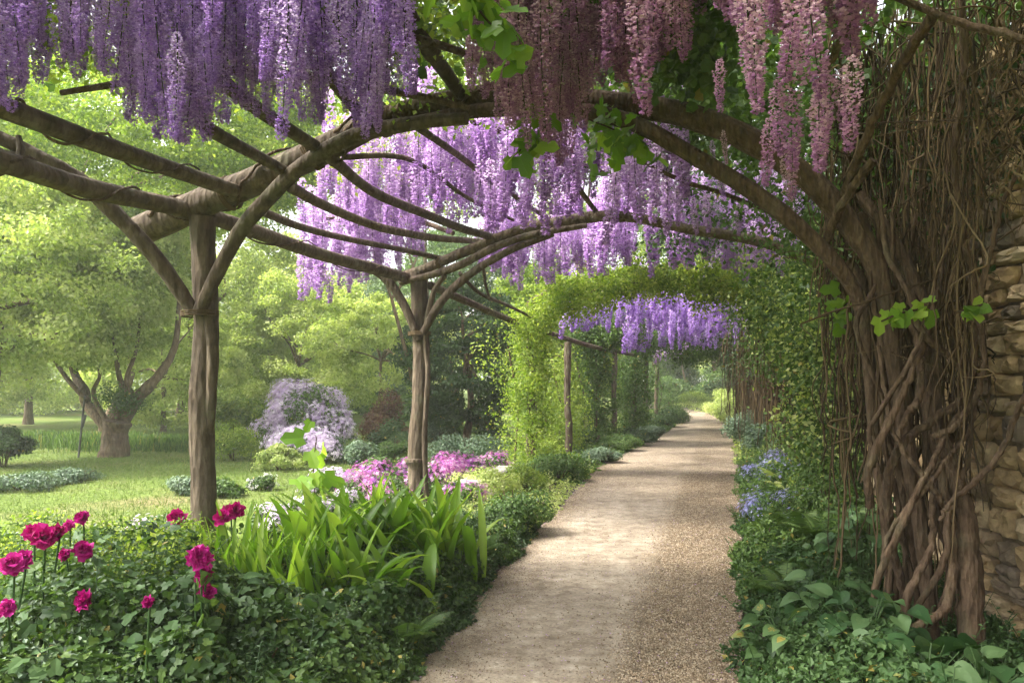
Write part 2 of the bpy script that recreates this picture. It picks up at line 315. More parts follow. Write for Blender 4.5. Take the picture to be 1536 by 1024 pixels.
# ---------------------------------------------------------------- foliage helpers
def scatter(mb, T, pos, size, outward=None, bias=.6, sv=.35, tint=None, up=.25):
    n = len(pos); s = size*rng.uniform(1-sv, 1+sv, n)
    nz = rdir(n)
    if outward is not None: nz = nrm(nz*(1-bias)+outward*bias+np.array([0, 0, up]))
    fw = nrm(np.cross(nz, rdir(n)))
    if tint is None: tint = rng.uniform(0, 1, n)
    tint = np.where(rng.random(n) < .012, 1.0, np.clip(tint, 0, .93))
    inst(mb, T[0], T[1], pos, frame(fw, nz), s, tint)
def lobes_pts(c, r, nl, n, fill=.35, base=0.0, lob=.42, top=True, zmin=None):
    """n points over a lumpy ellipsoid made of nl lobes; returns pts, outward, lobe tint"""
    c = np.asarray(c, float); r = np.asarray(r, float)
    D = rdir(nl)
    if top: D[:, 2] = np.abs(D[:, 2])*1.25-.45
    rad = rng.uniform(.45, .80, nl)
    C = c+D*r*rad[:, None]; LR = np.mean(r)*lob*rng.uniform(.65, 1.2, nl)
    k = rng.choice(nl, n, p=LR**2/np.sum(LR**2))
    d = rdir(n); q = 1-fill*rng.uniform(0, 1, n)**.8
    q = q*(1+.18*np.sin(d[:, 0]*7+k)*np.sin(d[:, 1]*6+2*k)*np.cos(d[:, 2]*8))
    sc = np.array([1, 1, .8 if top else 1])*(r/np.mean(r))**.5
    P = C[k]+d*(LR[k]*q)[:, None]*sc
    if zmin is not None:
        ok = P[:, 2] > zmin; P, d, k = P[ok], d[ok], k[ok]
    lt = rng.uniform(.25, .75, nl)[k]
    out = nrm(d*.7+nrm((P-c)/r)*.5)
    return P, out, lt
def bush(name, label, c, r, mat, n=4000, leaf=.05, T=LEAF, nl=14, cat='shrub', group=None, fl=None, sprout=0, lob=.42, bias=.55):
    """c on the ground; r = half sizes (rx, ry, height)"""
    o = thing(name, label, cat, (c[0], c[1], 0), group)
    cc = np.array([c[0], c[1], r[2]*.32]); rr = np.array([r[0], r[1], r[2]*.68])*.8
    P, out, lt = lobes_pts(cc, rr, nl, n, .5, zmin=.01, lob=lob)
    mb = MB(); scatter(mb, T, P, leaf, out, bias, tint=lt+rng.normal(0, .22, len(P)))
    if sprout:
        for _ in range(sprout):
            d = rdir(1)[0]; d[2] = abs(d[2])+.5; d = nrm(d); p0 = cc+d*rr*.9; L = r[2]*rng.uniform(.15, .35)
            q = p0+d*L*rng.uniform(0, 1, (14, 1)); scatter(mb, T, q, leaf*1.1, np.repeat(d[None], 14, 0), .2, tint=rng.uniform(.6, 1, 14))
    mb.obj('foliage', M[mat], o)
    sm = MB()
    for _ in range(7):
        d = rdir(1)[0]; d[2] = abs(d[2])+.3; d = nrm(d); b = np.array([c[0], c[1], 0])+np.array([d[0], d[1], 0])*.05
        tube(sm, [b, b+(cc+d*rr*.8-b)*[.3, .3, .55], cc+d*rr*.75], [.012, .009, .004], 5, 3)
    sm.obj('stem', M['twigdark'], o)
    if fl:
        fm, fn, fs, upb = fl
        P, out, lt = lobes_pts(cc, rr*1.05, nl, fn*2, .45, zmin=.12*r[2], lob=lob)
        # blossoms gather in sprays
        s = nrm(rng.normal(size=(18, 3))); wgt = .35*np.max(out@s.T, axis=1)+.35*out[:, 2]*upb+rng.uniform(0, .7, len(P))
        idx = np.argsort(-wgt)[:fn]
        mb = MB(); scatter(mb, STAR, P[idx]+out[idx]*leaf*.4, fs, out[idx], .7, tint=.1+.9*rng.uniform(0, 1, len(idx)))
        tag(mb.obj('blossom', M[fm], o), kind='stuff')
    return o
def carpet(name, label, pts, mat, leaf, cat, T=LEAF, hfun=None, bias=.35, shoots=0):
    n = len(pts); h = hfun(pts[:, 0], pts[:, 1])
    z = h*rng.uniform(0, 1, n)**.35
    P = np.column_stack([pts[:, 0], pts[:, 1], z]); mb = MB()
    e = .03; gx = (hfun(pts[:, 0]+e, pts[:, 1])-h)/e; gy = (hfun(pts[:, 0], pts[:, 1]+e)-h)/e
    out = nrm(np.column_stack([-gx, -gy, np.ones(n)]))
    t = .5+.28*np.sin(pts[:, 0]*3.1+1.3*np.sin(pts[:, 1]*2.3))*np.sin(pts[:, 1]*2.7)+rng.normal(0, .2, n)
    scatter(mb, T, P, leaf, out, bias, tint=t)
    for i in rng.choice(n, min(n, shoots), replace=False):
        b = np.array([pts[i, 0], pts[i, 1], h[i]*.6]); d = nrm(rng.normal(0, .35, 3)+[0, 0, 1]); L = rng.uniform(.12, .32)
        tt = np.linspace(.1, 1, 11)[:, None]; q = b+d*L*tt+np.array([d[0], d[1], 0])*.25*L*tt**2
        a_ = np.arange(11)*2.4; fw = nrm(np.column_stack([np.cos(a_), np.sin(a_), np.full(11, .35)])); tube(mb, q[::2], .0022, 4, 1, tint=.3, cap=False)
        inst(mb, T[0], T[1], q, frame(fw, nrm(rng.normal(0, .25, (11, 3))+[0, 0, 1])), leaf*1.15*rng.uniform(.7, 1.2, 11)*np.linspace(1.1, .6, 11), np.clip(rng.uniform(.4, .9)+rng.normal(0, .1, 11), 0, 1))
    return tag(mb.obj(name, M[mat]), label, cat, kind='stuff')
def waves(seed, sc):
    r = np.random.default_rng(seed); K = r.normal(size=(10, 2))*sc; ph = r.uniform(0, 6.28, 10)
    def f(x, y):
        s = 0
        for k, p in zip(K, ph): s = s+np.sin(k[0]*x+k[1]*y+p)
        return s/10
    return f

def tree(name, label, base, th, tr, cc, cr, mat, ncl=60, nleaf=400, leaf=.09, cat='tree', group=None, trunk=None, limbs=10, clump=.2, bark='bark', T=LEAF, droop=.0, hollow=.45):
    o = thing(name, label, cat, (base[0], base[1], 0), group)
    b = np.array([base[0], base[1], 0.]); cc = np.array(cc, float); cr = np.array(cr, float)
    tk = MB()
    if trunk is None:
        top = b+np.array([(cc[0]-b[0])*.4, (cc[1]-b[1])*.4, th]); k = rng.normal(0, .04*th, 3)*[1, 1, 0]
        pts = [b-[0, 0, .1], b+[0, 0, .12*th], b+(top-b)*.5+k, top]; rr = [tr*.85, tr*.6, tr*.5, tr*.42]
    else: pts, rr = trunk; top = np.array(pts[-1])
    tube(tk, pts, rr, 12, 5, knot=.08)
    tk.obj('trunk', M[bark], o, True)
    D = rdir(ncl); q = rng.uniform(hollow, 1, ncl)**.6
    C = cc+D*cr*q[:, None]; cs = np.mean(cr)*clump*rng.uniform(.6, 1.35, ncl)
    br = MB()
    for i in rng.choice(ncl, min(limbs, ncl), replace=False):
        a = top; e = C[i]; m1 = a+(e-a)*.35+rng.normal(0, .06, 3)*np.mean(cr)+[0, 0, .05*cr[2]]; m2 = a+(e-a)*.7+rng.normal(0, .06, 3)*np.mean(cr)
        tube(br, [a, m1, m2, e], [tr*.34, tr*.24, tr*.14, tr*.04], 7, 4, knot=.06)
    if limbs: br.obj('branch', M[bark], o, True)
    mb = MB(); n = ncl*nleaf; k = np.repeat(np.arange(ncl), nleaf)
    d = rdir(n); rq = rng.uniform(0, 1, n)**.45; off = d*(cs[k]*rq)[:, None]*[1.15, 1.15, .62]
    off[:, 2] -= droop*cs[k]*np.abs(rng.normal(size=n))*np.hypot(d[:, 0], d[:, 1])
    P = C[k]+off
    ok = P[:, 2] > .05; P = P[ok]; d = d[ok]; k = k[ok]
    scatter(mb, T, P, leaf, nrm(d+nrm((P-cc)/cr)*.4), .35, tint=rng.uniform(.2, .8, ncl)[k]+rng.normal(0, .2, len(P)), up=.3)
    mb.obj('crown', M[mat], o)
    return o

# ---------------------------------------------------------------- pergola
def plane(P, s=-.34):
    P = np.array(P)
    def f(x, y, off=0.0):
        q = (x-CX)/F; k = (q*(P[1]+off)-P[0])/(1-q*s); return W(x, y, P[1]+off+s*k)
    return f
A1 = plane((-2.55, 6.55)); A2 = plane((-1.16, 9.9)); A3 = plane((.32, 13.3)); A5 = plane((2.1, 19.7)); A7 = plane((3.8, 24.8))
perg = thing('pergola', 'rustic pergola of round log posts and bent poles over the path', 'pergola', (0, 0, 0))
def part(name, pts, r, seg=10, sub=5, knot=.05, wob=0, mat='pole', parent=None):
    mb = MB(); tube(mb, pts, r, seg, sub, wob, knot); return mb.obj(name, M[mat], parent or perg, True)
def post(px, d, ytop, r, kn=.09, lean=0):
    b = W(px, HY, d); zt = EYE-(ytop-HY)*d/F; b[2] = 0; j = [np.array([rng.normal(0, r*.22), rng.normal(0, r*.22), 0]) for _ in range(5)]
    pts = [b-[0, 0, .2], b+j[0]+[0, 0, .25*zt], b+j[1]+[0, 0, .45*zt], b+j[2]+[0, 0, .7*zt], b+[lean, 0, zt]]
    return part('post', pts, [r*1.12, r*1.02, r, r*.97, r*1.02], 14, 8, kn)
p1 = post(303, 6.55, 326, .102, .07)
q = part('trained_stem', [W(308, 700, 6.55), W(313, 640, 6.53), W(318, 560, 6.5), W(318, 500, 6.48), W(310, 455, 6.45)], [.03, .045, .05, .05, .055], 10, 6, .08)
p2 = post(627, 9.9, 408, .104, .05)
mb = MB(); c2 = W(622, 690, 9.88); tube(mb, [c2-[0, 0, .018], c2+[0, 0, .018]], [.13, .13], 16, 1); mb.obj('collar', M['pole'], perg)
part('trained_stem', [W(640, 770, 9.8), W(637, 650, 9.8), W(642, 560, 9.78), W(638, 500, 9.8), W(650, 440, 9.78), W(668, 412, 9.7)], [.035, .035, .03, .035, .035, .03], 8, 5, .08)
post(797, 13.3, 452, .085, .08); post(852, 16.3, 513, .07); post(895, 19.7, 486, .09, .08); post(921, 22.8, 505, .075); post(951, 24.8, 520, .085)
post(938, 27.5, 540, .05); post(969, 29.9, 520, .085); post(985, 33.0, 530, .08)
# first arch
part('cross_beam', [A1(211, 346), A1(300, 306), A1(400, 264), A1(470, 232), A1(560, 186, .05)], [.125, .12, .118, .11, .095], 16, 6, .035)
part('arch_pole', [A1(510, 205, -.02), A1(580, 172, -.03), A1(690, 148), A1(790, 138), A1(880, 150), A1(960, 160), A1(1060, 182), A1(1150, 225), A1(1225, 280), A1(1280, 345), A1(1314, 400), A1(1332, 480), A1(1345, 570), A1(1362, 680, -.05), A1(1385, 820, -.1), A1(1398, 960, -.15), A1(1402, 1010, -.15)], [.05, .065, .07, .07, .075, .078, .08, .08, .078, .070, .062, .054, .049, .045, .044, .046, .05], 14, 6, .06, mat='vinebark')
part('arch_pole', [A1(560, 195, -.05), A1(650, 178, -.05), A1(735, 165, -.06), A1(880, 168, -.08), A1(965, 192, -.08), A1(1050, 240, -.08), A1(1130, 288, -.08), A1(1195, 338, -.06), A1(1250, 392, 0), A1(1288, 450, .1), A1(1303, 540, .15), A1(1312, 660, .15), A1(1330, 800, .15), A1(1345, 960, .15)], [.04, .045, .05, .055, .055, .055, .053, .052, .052, .045, .040, .036, .034, .04], 12, 6, .06, mat='vinebark')
part('brace', [W(296, 470, 6.4), W(322, 418, 6.35), W(358, 350, 6.3), W(400, 300, 6.2), W(455, 248, 6.05), W(530, 205, 5.9), W(620, 185, 5.75), W(700, 178, 5.6)], [.05, .056, .058, .06, .062, .06, .05, .045], 12, 6, .05)
part('brace', [W(290, 468, 6.45), W(262, 425, 6.4), W(222, 372, 6.3), W(170, 318, 6.2), W(120, 272, 6.05), W(60, 238, 5.9), W(0, 207, 5.8), W(-70, 180, 5.7)], [.055, .06, .062, .065, .062, .058, .052, .05], 12, 6, .05)
part('brace', [W(-40, 205, 5.6), W(0, 232, 5.75), W(60, 246, 5.9), W(115, 272, 6.0)], [.04, .045, .045, .03], 9, 5, .1)
part('brace', [W(-30, 262, 5.2), W(10, 250, 5.3), W(30, 232, 5.35), W(28, 205, 5.4)], [.04, .04, .03, .02], 9, 5, .15)
def purlin(*a, r=.05, kn=.05): return part('purlin', [W(*p) for p in a], np.linspace(r*1.05, r*.9, len(a)), 10, 5, kn)
purlin((-120, 117, 4.05), (0, 160, 4.45), (120, 205, 4.95), (240, 248, 5.6), (352, 286, 6.3), r=.063, kn=.03)
purlin((-90, 222, 4.5), (0, 242, 4.95), (130, 282, 5.7), (260, 310, 6.4), (350, 336, 6.9), (470, 378, 8.1), (560, 403, 9.2), (615, 418, 9.95), r=.07)
purlin((300, 185, 5.2), (345, 212, 5.5), (430, 258, 6.15), r=.045)
purlin((435, 280, 6.2), (490, 310, 6.9), (560, 338, 7.8), (620, 352, 8.7), (665, 358, 9.4), (720, 362, 9.9), r=.042)
purlin((330, 120, 4.9), (395, 170, 5.4), (470, 218, 5.95), (500, 240, 6.2), (560, 288, 7.1), (640, 322, 8.2), (700, 345, 9.1), (745, 357, 9.7), r=.048)
purlin((395, 318, 6.7), (450, 340, 7.4), (520, 358, 8.3), (600, 374, 9.2), (665, 388, 9.9), r=.034)
purlin((480, 95, 5.0), (530, 160, 5.7), (555, 185, 5.9), r=.045)
purlin((570, -60, 4.3), (600, 0, 4.7), (648, 80, 5.3), (692, 142, 5.75), r=.052)
mb = MB(); c3 = W(643, 72, 5.24); tube(mb, [c3, c3+(W(648, 80, 5.3)-c3)*1.2], [.062, .062], 12, 1); mb.obj('collar', M['pole'], perg)
purlin((628, 192, 5.8), (680, 228, 6.8), (740, 272, 8.0), (812, 322, 9.5), r=.028)
purlin((515, 236, 6.1), (590, 234, 6.5), (640, 252, 7.1), (700, 296, 8.2), (770, 330, 9.6), r=.022)
purlin((800, 150, 5.6), (830, 220, 7.0), (870, 285, 8.6), (900, 325, 9.4), r=.03)
def tie(c, ax, r):
    ax = nrm(np.array(ax, float)); u = nrm(np.cross(ax, [.2, .1, .95])); v = np.cross(ax, u); t = np.linspace(0, 2*PI*3.0, 40)
    P = np.array(c)+np.outer(np.cos(t)*r, u)+np.outer(np.sin(t)*r, v)+np.outer(np.linspace(-.025, .025, 40), ax); m_ = MB(); tube(m_, P, .007, 5, 1, tint=.7); m_.obj('rope_tie', M['twig'], perg)
tie(A1(345, 290), A1(400, 264)-A1(300, 306), .135); tie(A1(575, 180, -.02), A1(650, 160)-A1(560, 186), .125); tie(A1(470, 230), A1(560, 186)-A1(470, 232), .13); tie(W(300, 470, 6.48), (0, 0, 1), .145); tie(A2(660, 395), A2(700, 376)-A2(640, 402), .085); tie(W(629, 500, 9.85), (0, 0, 1), .14)
# second arch
part('arch_pole', [A2(588, 418), A2(640, 402), A2(700, 376), A2(780, 346), A2(850, 331), A2(910, 324), A2(960, 328), A2(1030, 343), A2(1110, 356), A2(1165, 370), A2(1215, 393), A2(1262, 435), A2(1290, 500), A2(1300, 600), A2(1305, 800)], [.05, .06, .065, .065, .065, .065, .06, .055, .055, .055, .055, .055, .06, .06, .06], 10, 5, .08)
part('arch_pole', [A2(600, 424, -.08), A2(680, 402, -.1), A2(740, 372, -.1), A2(800, 352, -.1), A2(880, 338, -.1)], [.04, .045, .045, .045, .03], 10, 5, .08)
part('brace', [W(628, 510, 9.8), W(612, 470, 9.78), W(588, 428, 9.75), W(560, 405, 9.7), W(530, 395, 9.7)], [.05, .055, .055, .05, .035], 10, 5, .06)
part('brace', [W(634, 500, 9.75), W(660, 455, 9.7), (W(700, 415, 9.6)), W(760, 378, 9.4), W(830, 350, 9.3)], [.045, .05, .05, .045, .04], 10, 5, .06)
purlin((645, 428, 10.0), (700, 452, 11.2), (760, 478, 12.8), (820, 498, 14.7), (890, 520, 17.5), (950, 532, 22), r=.05)
purlin((690, 410, 9.9), (720, 440, 10.6), (770, 462, 12.0), (830, 492, 14.2), r=.025)
purlin((725, 400, 10), (728, 425, 10.6), (735, 450, 11), r=.02)
# later arches, mostly hidden by leaves
for Pl, a, rr in ((A3, [(797, 452), (850, 425), (920, 412), (1000, 406), (1090, 410), (1170, 425), (1225, 455), (1250, 520), (1255, 640)], .06),
                  (A5, [(895, 486), (940, 475), (1000, 466), (1060, 464), (1120, 472), (1165, 495), (1180, 540), (1182, 630)], .07),
                  (A7, [(951, 518), (990, 505), (1040, 500), (1100, 508), (1135, 530), (1140, 600)], .07)):
    part('arch_pole', [Pl(*p) for p in a], rr, 8, 4, .08)

# ---------------------------------------------------------------- stone wall
def stone_wall():
    o = thing('stone_wall', 'tall rough wall of tan rubble stone behind the twisted vine trunks', 'wall', (3.0, 4, 0))
    a = np.array([2.62, -1.5]); b = np.array([3.32, 7.4]); L = np.linalg.norm(b-a); u = (b-a)/L; nn = np.array([-u[1], u[0]])
    H = 3.7; core = MB()
    def box(mb, x0, x1, y0, y1, z0, z1):
        c = [(a+u*x+(-nn)*y) for x in (x0, x1) for y in (y0, y1)]
        V = [(c[i][0], c[i][1], z) for z in (z0, z1) for i in (0, 2, 3, 1)]
        mb.add(V, [(0, 1, 2, 3), (4, 5, 6, 7), (0, 1, 5, 4), (1, 2, 6, 5), (2, 3, 7, 6), (3, 0, 4, 7)], .35)
    box(core, 0, L, .04, .55, 0, H); core.obj('mortar', M['mortar'], o)
    mb = MB(); th = np.linspace(0, 2*PI, 10, endpoint=False)
    def stone(cx, cz, wx, wz, face, tint, grow=1.):
        # rounded irregular stone: rings from rim to a bulged face
        rings = []; ph = rng.uniform(0, 6.28); ex = rng.uniform(3., 6.)
        rn = 1+rng.normal(0, .07, 10)
        for rs, dep in ((1.0, .085), (.99, .03), (.9, 0.0), (.6, -.018), (.0, -.024)):
            x = np.sign(np.cos(th))*np.abs(np.cos(th))**(2/ex)*wx/2*rs*rn; z = np.sign(np.sin(th))*np.abs(np.sin(th))**(2/ex)*wz/2*rs*rn
            dd = dep+rng.normal(0, .009, 10)+grow
            if face == 0: P = (a+np.outer(cx+x, u)-np.outer(dd, nn))
            else: P = (b+np.outer(dd-.06, u)-np.outer(cx+x, nn))
            rings.append(np.column_stack([P, cz+z]))
        V = np.concatenate(rings); Q = [(r*10+k, r*10+(k+1) % 10, (r+1)*10+(k+1) % 10, (r+1)*10+k) for r in range(4) for k in range(10)]
        mb.add(V, Q, tint)
    for face, LL in ((0, L), (1, .55)):
        z = 0
        while z < H:
            hh = rng.uniform(.08, .19); x = 0 if face == 0 else .0
            while x < LL:
                ww = rng.uniform(.14, .40) if hh > .12 else rng.uniform(.12, .34)
                ww = min(ww, LL-x+.05)
                stone(x+ww/2, z+hh/2+rng.normal(0, .008), ww*1.0, hh*.98*rng.uniform(.9, 1.05), face, rng.uniform(0, 1), (rng.normal(0, .012) if face == 0 else 0))
                x += ww
            z += hh
    mb.obj('stonework', M['stone'], o, False)
M['mortar'] = stonemat('mortar', [(.22, .17, .11), (.28, .22, .15)])
stone_wall()

# ---------------------------------------------------------------- wisteria racemes
def raceme_mb(L, R, n, fs, seed, mbk=None):
    r = np.random.default_rng(seed); mb = MB()
    t = r.uniform(0, 1, n)**.85; a = r.uniform(0, 2*PI, n)
    prof = R*(np.minimum(1, (t+.015)/.24)**.7)*(1-t*.93)**.5*(1+.16*np.sin(t*19+seed)+.10*np.sin(t*37+2*seed))
    q = prof*r.uniform(.35, 1.0, n)**.6
    sway = np.array([math.sin(seed*2.1), math.cos(seed*1.7)])*.05*L
    P = np.column_stack([np.cos(a)*q+sway[0]*t**2, np.sin(a)*q+sway[1]*t**2, -t*L-r.uniform(0, .015, n)])
    out = np.column_stack([np.cos(a), np.sin(a), -.25+r.normal(0, .25, n)])+r.normal(0, .35, (n, 3)); out = nrm(out)
    up = nrm(np.column_stack([np.cos(a)*.3, np.sin(a)*.3, np.ones(n)])+r.normal(0, .3, (n, 3)))
    tint = np.clip(.12+.75*(1-t)*.55+r.uniform(0, .55, n)-.1*t, .08, 1)
    inst(mb, FLOR[0], FLOR[1], P, frame(out, up), fs*r.uniform(.7, 1.15, n), tint)
    tube(mb, [(0, 0, .06), (0, 0, -L*.3), (sway[0]*.4, sway[1]*.4, -L*.65), (sway[0], sway[1], -L*.98)], [.004, .004, .003, .0015], 4, 2, tint=0)
    return mb
RV = {}
for kind, (L, R, n, fs) in {'fine': (.80, .075, 950, .0135), 'wide': (.78, .085, 430, .024), 'far': (.75, .09, 300, .030), 'near': (.80, .072, 430, .021)}.items():
    RV[kind] = []
    for s in range(6):
        m_ = raceme_mb(L*rng.uniform(.85, 1.1), R*rng.uniform(.85, 1.15), n, fs, s+len(RV)*11)
        RV[kind].append((m_, L))
RM = {}
def raceme_mesh(kind, v, mat):
    key = (kind, v, mat)
    if key not in RM:
        me = RV[kind][v][0].mesh('flower_cluster'); me.materials.append(M[mat]); RM[key] = me
    return RM[key]
def hang(o, items, kind, mat, maxparts=100):
    """items: list of (top point, length, width factor); the first ones hang as parts, the rest as one mass"""
    base = parent_world(o); rest = MB(); nr = 0
    for i, (p, L, wf) in enumerate(items):
        v = int(rng.integers(0, 6)); L0 = RV[kind][v][1]; wf = min(wf, L/L0*1.25); sc = np.array([wf, wf, L/L0]); az = rng.uniform(0, 6.28)
        if i < maxparts:
            c = bpy.data.objects.new('flower_cluster', raceme_mesh(kind, v, mat)); COL.objects.link(c); c.parent = o
            c.location = p-base; c.rotation_euler = (rng.normal(0, .05), rng.normal(0, .05), az); c.scale = sc
        else:
            src = RV[kind][v][0]; V = np.concatenate(src.v)*sc; ca, sa = math.cos(az), math.sin(az)
            V = np.column_stack([V[:, 0]*ca-V[:, 1]*sa, V[:, 0]*sa+V[:, 1]*ca, V[:, 2]])+p
            for k in (3, 4):
                if src.f[k]:
                    Fk = np.concatenate(src.f[k]); 
                    if k == 4: rest.add(V, Fk, np.concatenate(src.t[k]))
            nr += 1
    if nr: tag(rest.obj('blossom_mass', M[mat], o), kind='stuff')
def curtain(n, x0, x1, prof, d0, d1, spread, L0=.55, L1=.9, pw=1.3, wf=1.0, sh=True):
    """clusters whose tips follow an uneven lower edge across the view of the roof"""
    it = []; px, py = zip(*prof)
    for _ in range(n):
        x = rng.uniform(x0, x1); d = rng.uniform(d0, d1); yb = np.interp(x, px, py)-spread*rng.uniform(0, 1)**pw
        L = rng.uniform(L0, L1); tip = W(x, yb, d); it.append((tip+[0, 0, L], L, wf*rng.uniform(.8, 1.25), yb))
    it.sort(key=lambda q: -q[3])
    return [q[:3] for q in it]
def roof(o, pts3, r, mat, n, leaf, T=LEAF, name='foliage'):
    """leaf mass round a set of 3-D points"""
    P0 = np.asarray(pts3); k = rng.integers(0, len(P0), n); d = rng.normal(size=(n, 3))*np.asarray(r)
    mb = MB(); scatter(mb, T, P0[k]+d, leaf, nrm(d+1e-6), .35, tint=rng.uniform(.2, .8, len(P0))[k]+rng.normal(0, .2, n))
    return mb.obj(name, M[mat], o)
def stems(o, lines, mat='vinebark', name='stem'):
    for pts, r in lines:
        mb = MB(); tube(mb, pts, r, 8, 4, knot=.1); mb.obj(name, M[mat], o, True)

# near bay, left: the deep purple curtain
wi = thing('wisteria', 'deep purple wisteria curtain along the top left of the pergola', 'wisteria', (-1.8, 4.6, 3.6), 'wisterias on the pergola')
prof = [(-80, 170), (0, 160), (50, 148), (100, 135), (145, 180), (170, 120), (200, 190), (240, 222), (330, 218), (352, 190), (400, 180), (430, 205), (490, 195), (530, 195), (560, 205), (600, 150), (625, 40)]
hang(wi, curtain(430, -110, 612, prof, 3.7, 5.6, 270, .35, 1.0, 1.15, .95), 'fine', 'wpurple')
stems(wi, [([np.array((-3.6, 3.6, 3.55)), np.array((-2.2, 4.2, 3.72)), np.array((-.8, 4.9, 3.75)), np.array((.3, 5.4, 3.6))], [.03, .035, .03, .02]),
           ([np.array((-3.0, 5.3, 3.5)), np.array((-1.9, 5.3, 3.65)), np.array((-.9, 5.5, 3.6)), np.array((-.3, 5.6, 3.5))], [.02, .03, .03, .02])])
roof(wi, np.column_stack([rng.uniform(-3.6, 0, 50), rng.uniform(4.4, 6.0, 50), rng.uniform(3.75, 4.0, 50)]), (.18, .18, .1), 'bright', 5000, .055)
roof(wi, [W(690, 150, 5.9), W(650, 158, 5.9), W(610, 160, 6.0), W(560, 110, 6), W(590, 60, 6), (W(540, 150, 6.1))], (.14, .14, .08), 'bright', 700, .05)
# near bay, right: mauve clusters hanging one by one; belongs to the old vine, built below
def wind(o, pts, r0, turns, rs=.012, name='stem'):
    P = np.array(pts, float); n = 60; t = np.linspace(0, len(P)-1, n); Q = np.column_stack([np.interp(t, np.arange(len(P)), P[:, j]) for j in range(3)])
    for _ in range(4): Q[1:-1] = (Q[:-2]+Q[1:-1]*2+Q[2:])/4
    T_ = nrm(np.gradient(Q, axis=0)); u = nrm(np.cross(T_, [0, 0, 1.])); v = np.cross(u, T_); a = np.linspace(0, 2*PI*turns, n)+np.cumsum(rng.normal(0, .12, n)); rr = r0+rs*.8+.012*np.abs(np.sin(np.linspace(0, 9, n)))
    mb = MB(); tube(mb, Q+u*(np.cos(a)*rr)[:, None]+v*(np.sin(a)*rr)[:, None], np.linspace(rs, rs*.5, n), 6, 2, knot=.15); mb.obj(name, M['vinebark'], o, True)
wind(wi, [A1(240, 330), A1(300, 306), A1(400, 264), A1(470, 232), A1(560, 186)], .115, 2.2, .016)
wind(wi, [W(0, 160, 4.45), W(120, 205, 4.95), W(240, 248, 5.6), W(352, 286, 6.3)], .062, 2.5, .010)
wind(wi, [W(0, 242, 4.95), W(130, 282, 5.7), W(260, 310, 6.4), W(350, 336, 6.9), W(470, 378, 8.1), W(560, 403, 9.2)], .07, 4, .011)
wind(wi, [W(303, 700, 6.55), W(303, 560, 6.55), W(303, 420, 6.55), W(303, 340, 6.55)], .11, 1.3, .014)
wind(wi, [A1(510, 205, -.02), A1(580, 172, -.03), A1(690, 148), A1(790, 138), A1(880, 150)], .072, 2, .013)
# middle bay
wm = thing('wisteria', 'pale lilac wisteria hanging between the first and second log arches', 'wisteria', (0.3, 8.0, 3.2), 'wisterias on the pergola')
it = curtain(110, 480, 740, [(480, 330), (540, 345), (620, 350), (700, 345), (740, 340)], 8.2, 10.5, 130, .5, .8, 1.0, 1.0)
it += curtain(170, 620, 1030, [(620, 300), (700, 320), (740, 355), (790, 340), (850, 345), (880, 300), (900, 335), (960, 330), (1000, 300), (1030, 330)], 6.6, 9.2, 150, .5, .85, 1.1)
rng.shuffle(it); hang(wm, it, 'wide', 'wlilac')
stems(wm, [([W(640, 160, 6.6), W(760, 200, 7.4), W(860, 240, 8.4), W(960, 280, 9.2)], [.03, .03, .025, .02])])
roof(wm, [W(x, y, d) for x, y, d in ((700, 165, 8), (780, 160, 8), (860, 165, 8), (900, 200, 9), (520, 250, 9), (580, 210, 9), (650, 190, 9))], (.35, .5, .08), 'bright', 3000, .055)
wo_ = thing('wisteria', 'lilac wisteria fringe at the left behind the second log post', 'wisteria', (-2.2, 10.5, 2.8), 'wisterias on the pergola')
it = curtain(100, 452, 640, [(452, 440), (480, 468), (530, 440), (560, 425), (620, 410), (640, 400)], 10.2, 12.2, 110, .5, .8, 1.2)
hang(wo_, it, 'far', 'wlilac')
stems(wo_, [([W(470, 330, 11), W(540, 325, 11.2), W(620, 330, 11), W(680, 350, 10.5)], [.02, .03, .03, .03])])
wb = thing('wisteria', 'broad lilac wisteria band beyond the second log arch above the leafy arch', 'wisteria', (1.5, 11.5, 3.2), 'wisterias on the pergola')
it = curtain(260, 720, 1190, [(720, 400), (770, 430), (800, 446), (830, 420), (880, 415), (960, 412), (1000, 415), (1060, 410), (1090, 420), (1140, 415), (1180, 400)], 10.3, 12.6, 95, .45, .75, 1.2)
hang(wb, it, 'far', 'wlilac')
stems(wb, [([W(700, 350, 11), W(830, 330, 11.4), W(960, 325, 11.6), W(1100, 350, 11), W(1200, 390, 10.4)], [.02, .03, .03, .03, .03])])
wr = thing('wisteria', 'small violet wisteria clusters hanging low right of the second log arch', 'wisteria', (2.4, 6.8, 3), 'wisterias on the pergola')
it = [(W(x, y0, d), (y1-y0)*d/F, w_) for x, y0, y1, d, w_ in ((1040, 295, 350, 6.6, .8), (1060, 290, 352, 6.7, .9), (1108, 305, 356, 6.8, .8), (1080, 250, 304, 6.0, .8), (1015, 280, 340, 7, .9), (985, 210, 330, 6.5, .9), (950, 220, 345, 6.8, 1), (1068, 210, 245, 5.8, 1), (1165, 330, 410, 9.5, 1), (1130, 330, 400, 9, 1), (1150, 340, 395, 9.2, 1), (1000, 260, 350, 7.2, 1.1), (925, 250, 360, 7.2, 1.1))]
it += curtain(75, 955, 1230, [(955, 345), (1050, 350), (1100, 345), (1160, 372), (1230, 395)], 9.2, 11.0, 120, .35, .6, 1.0, .9)
hang(wr, it, 'wide', 'wlilac')
stems(wr, [([W(930, 225, 7), W(1020, 270, 7), W(1090, 292, 7), W(1180, 330, 7.5)], [.015, .02, .02, .02])])
wg = thing('wisteria', 'violet wisteria fringe hanging under the leaf covered arch', 'wisteria', (3.2, 15, 3), 'wisterias on the pergola')
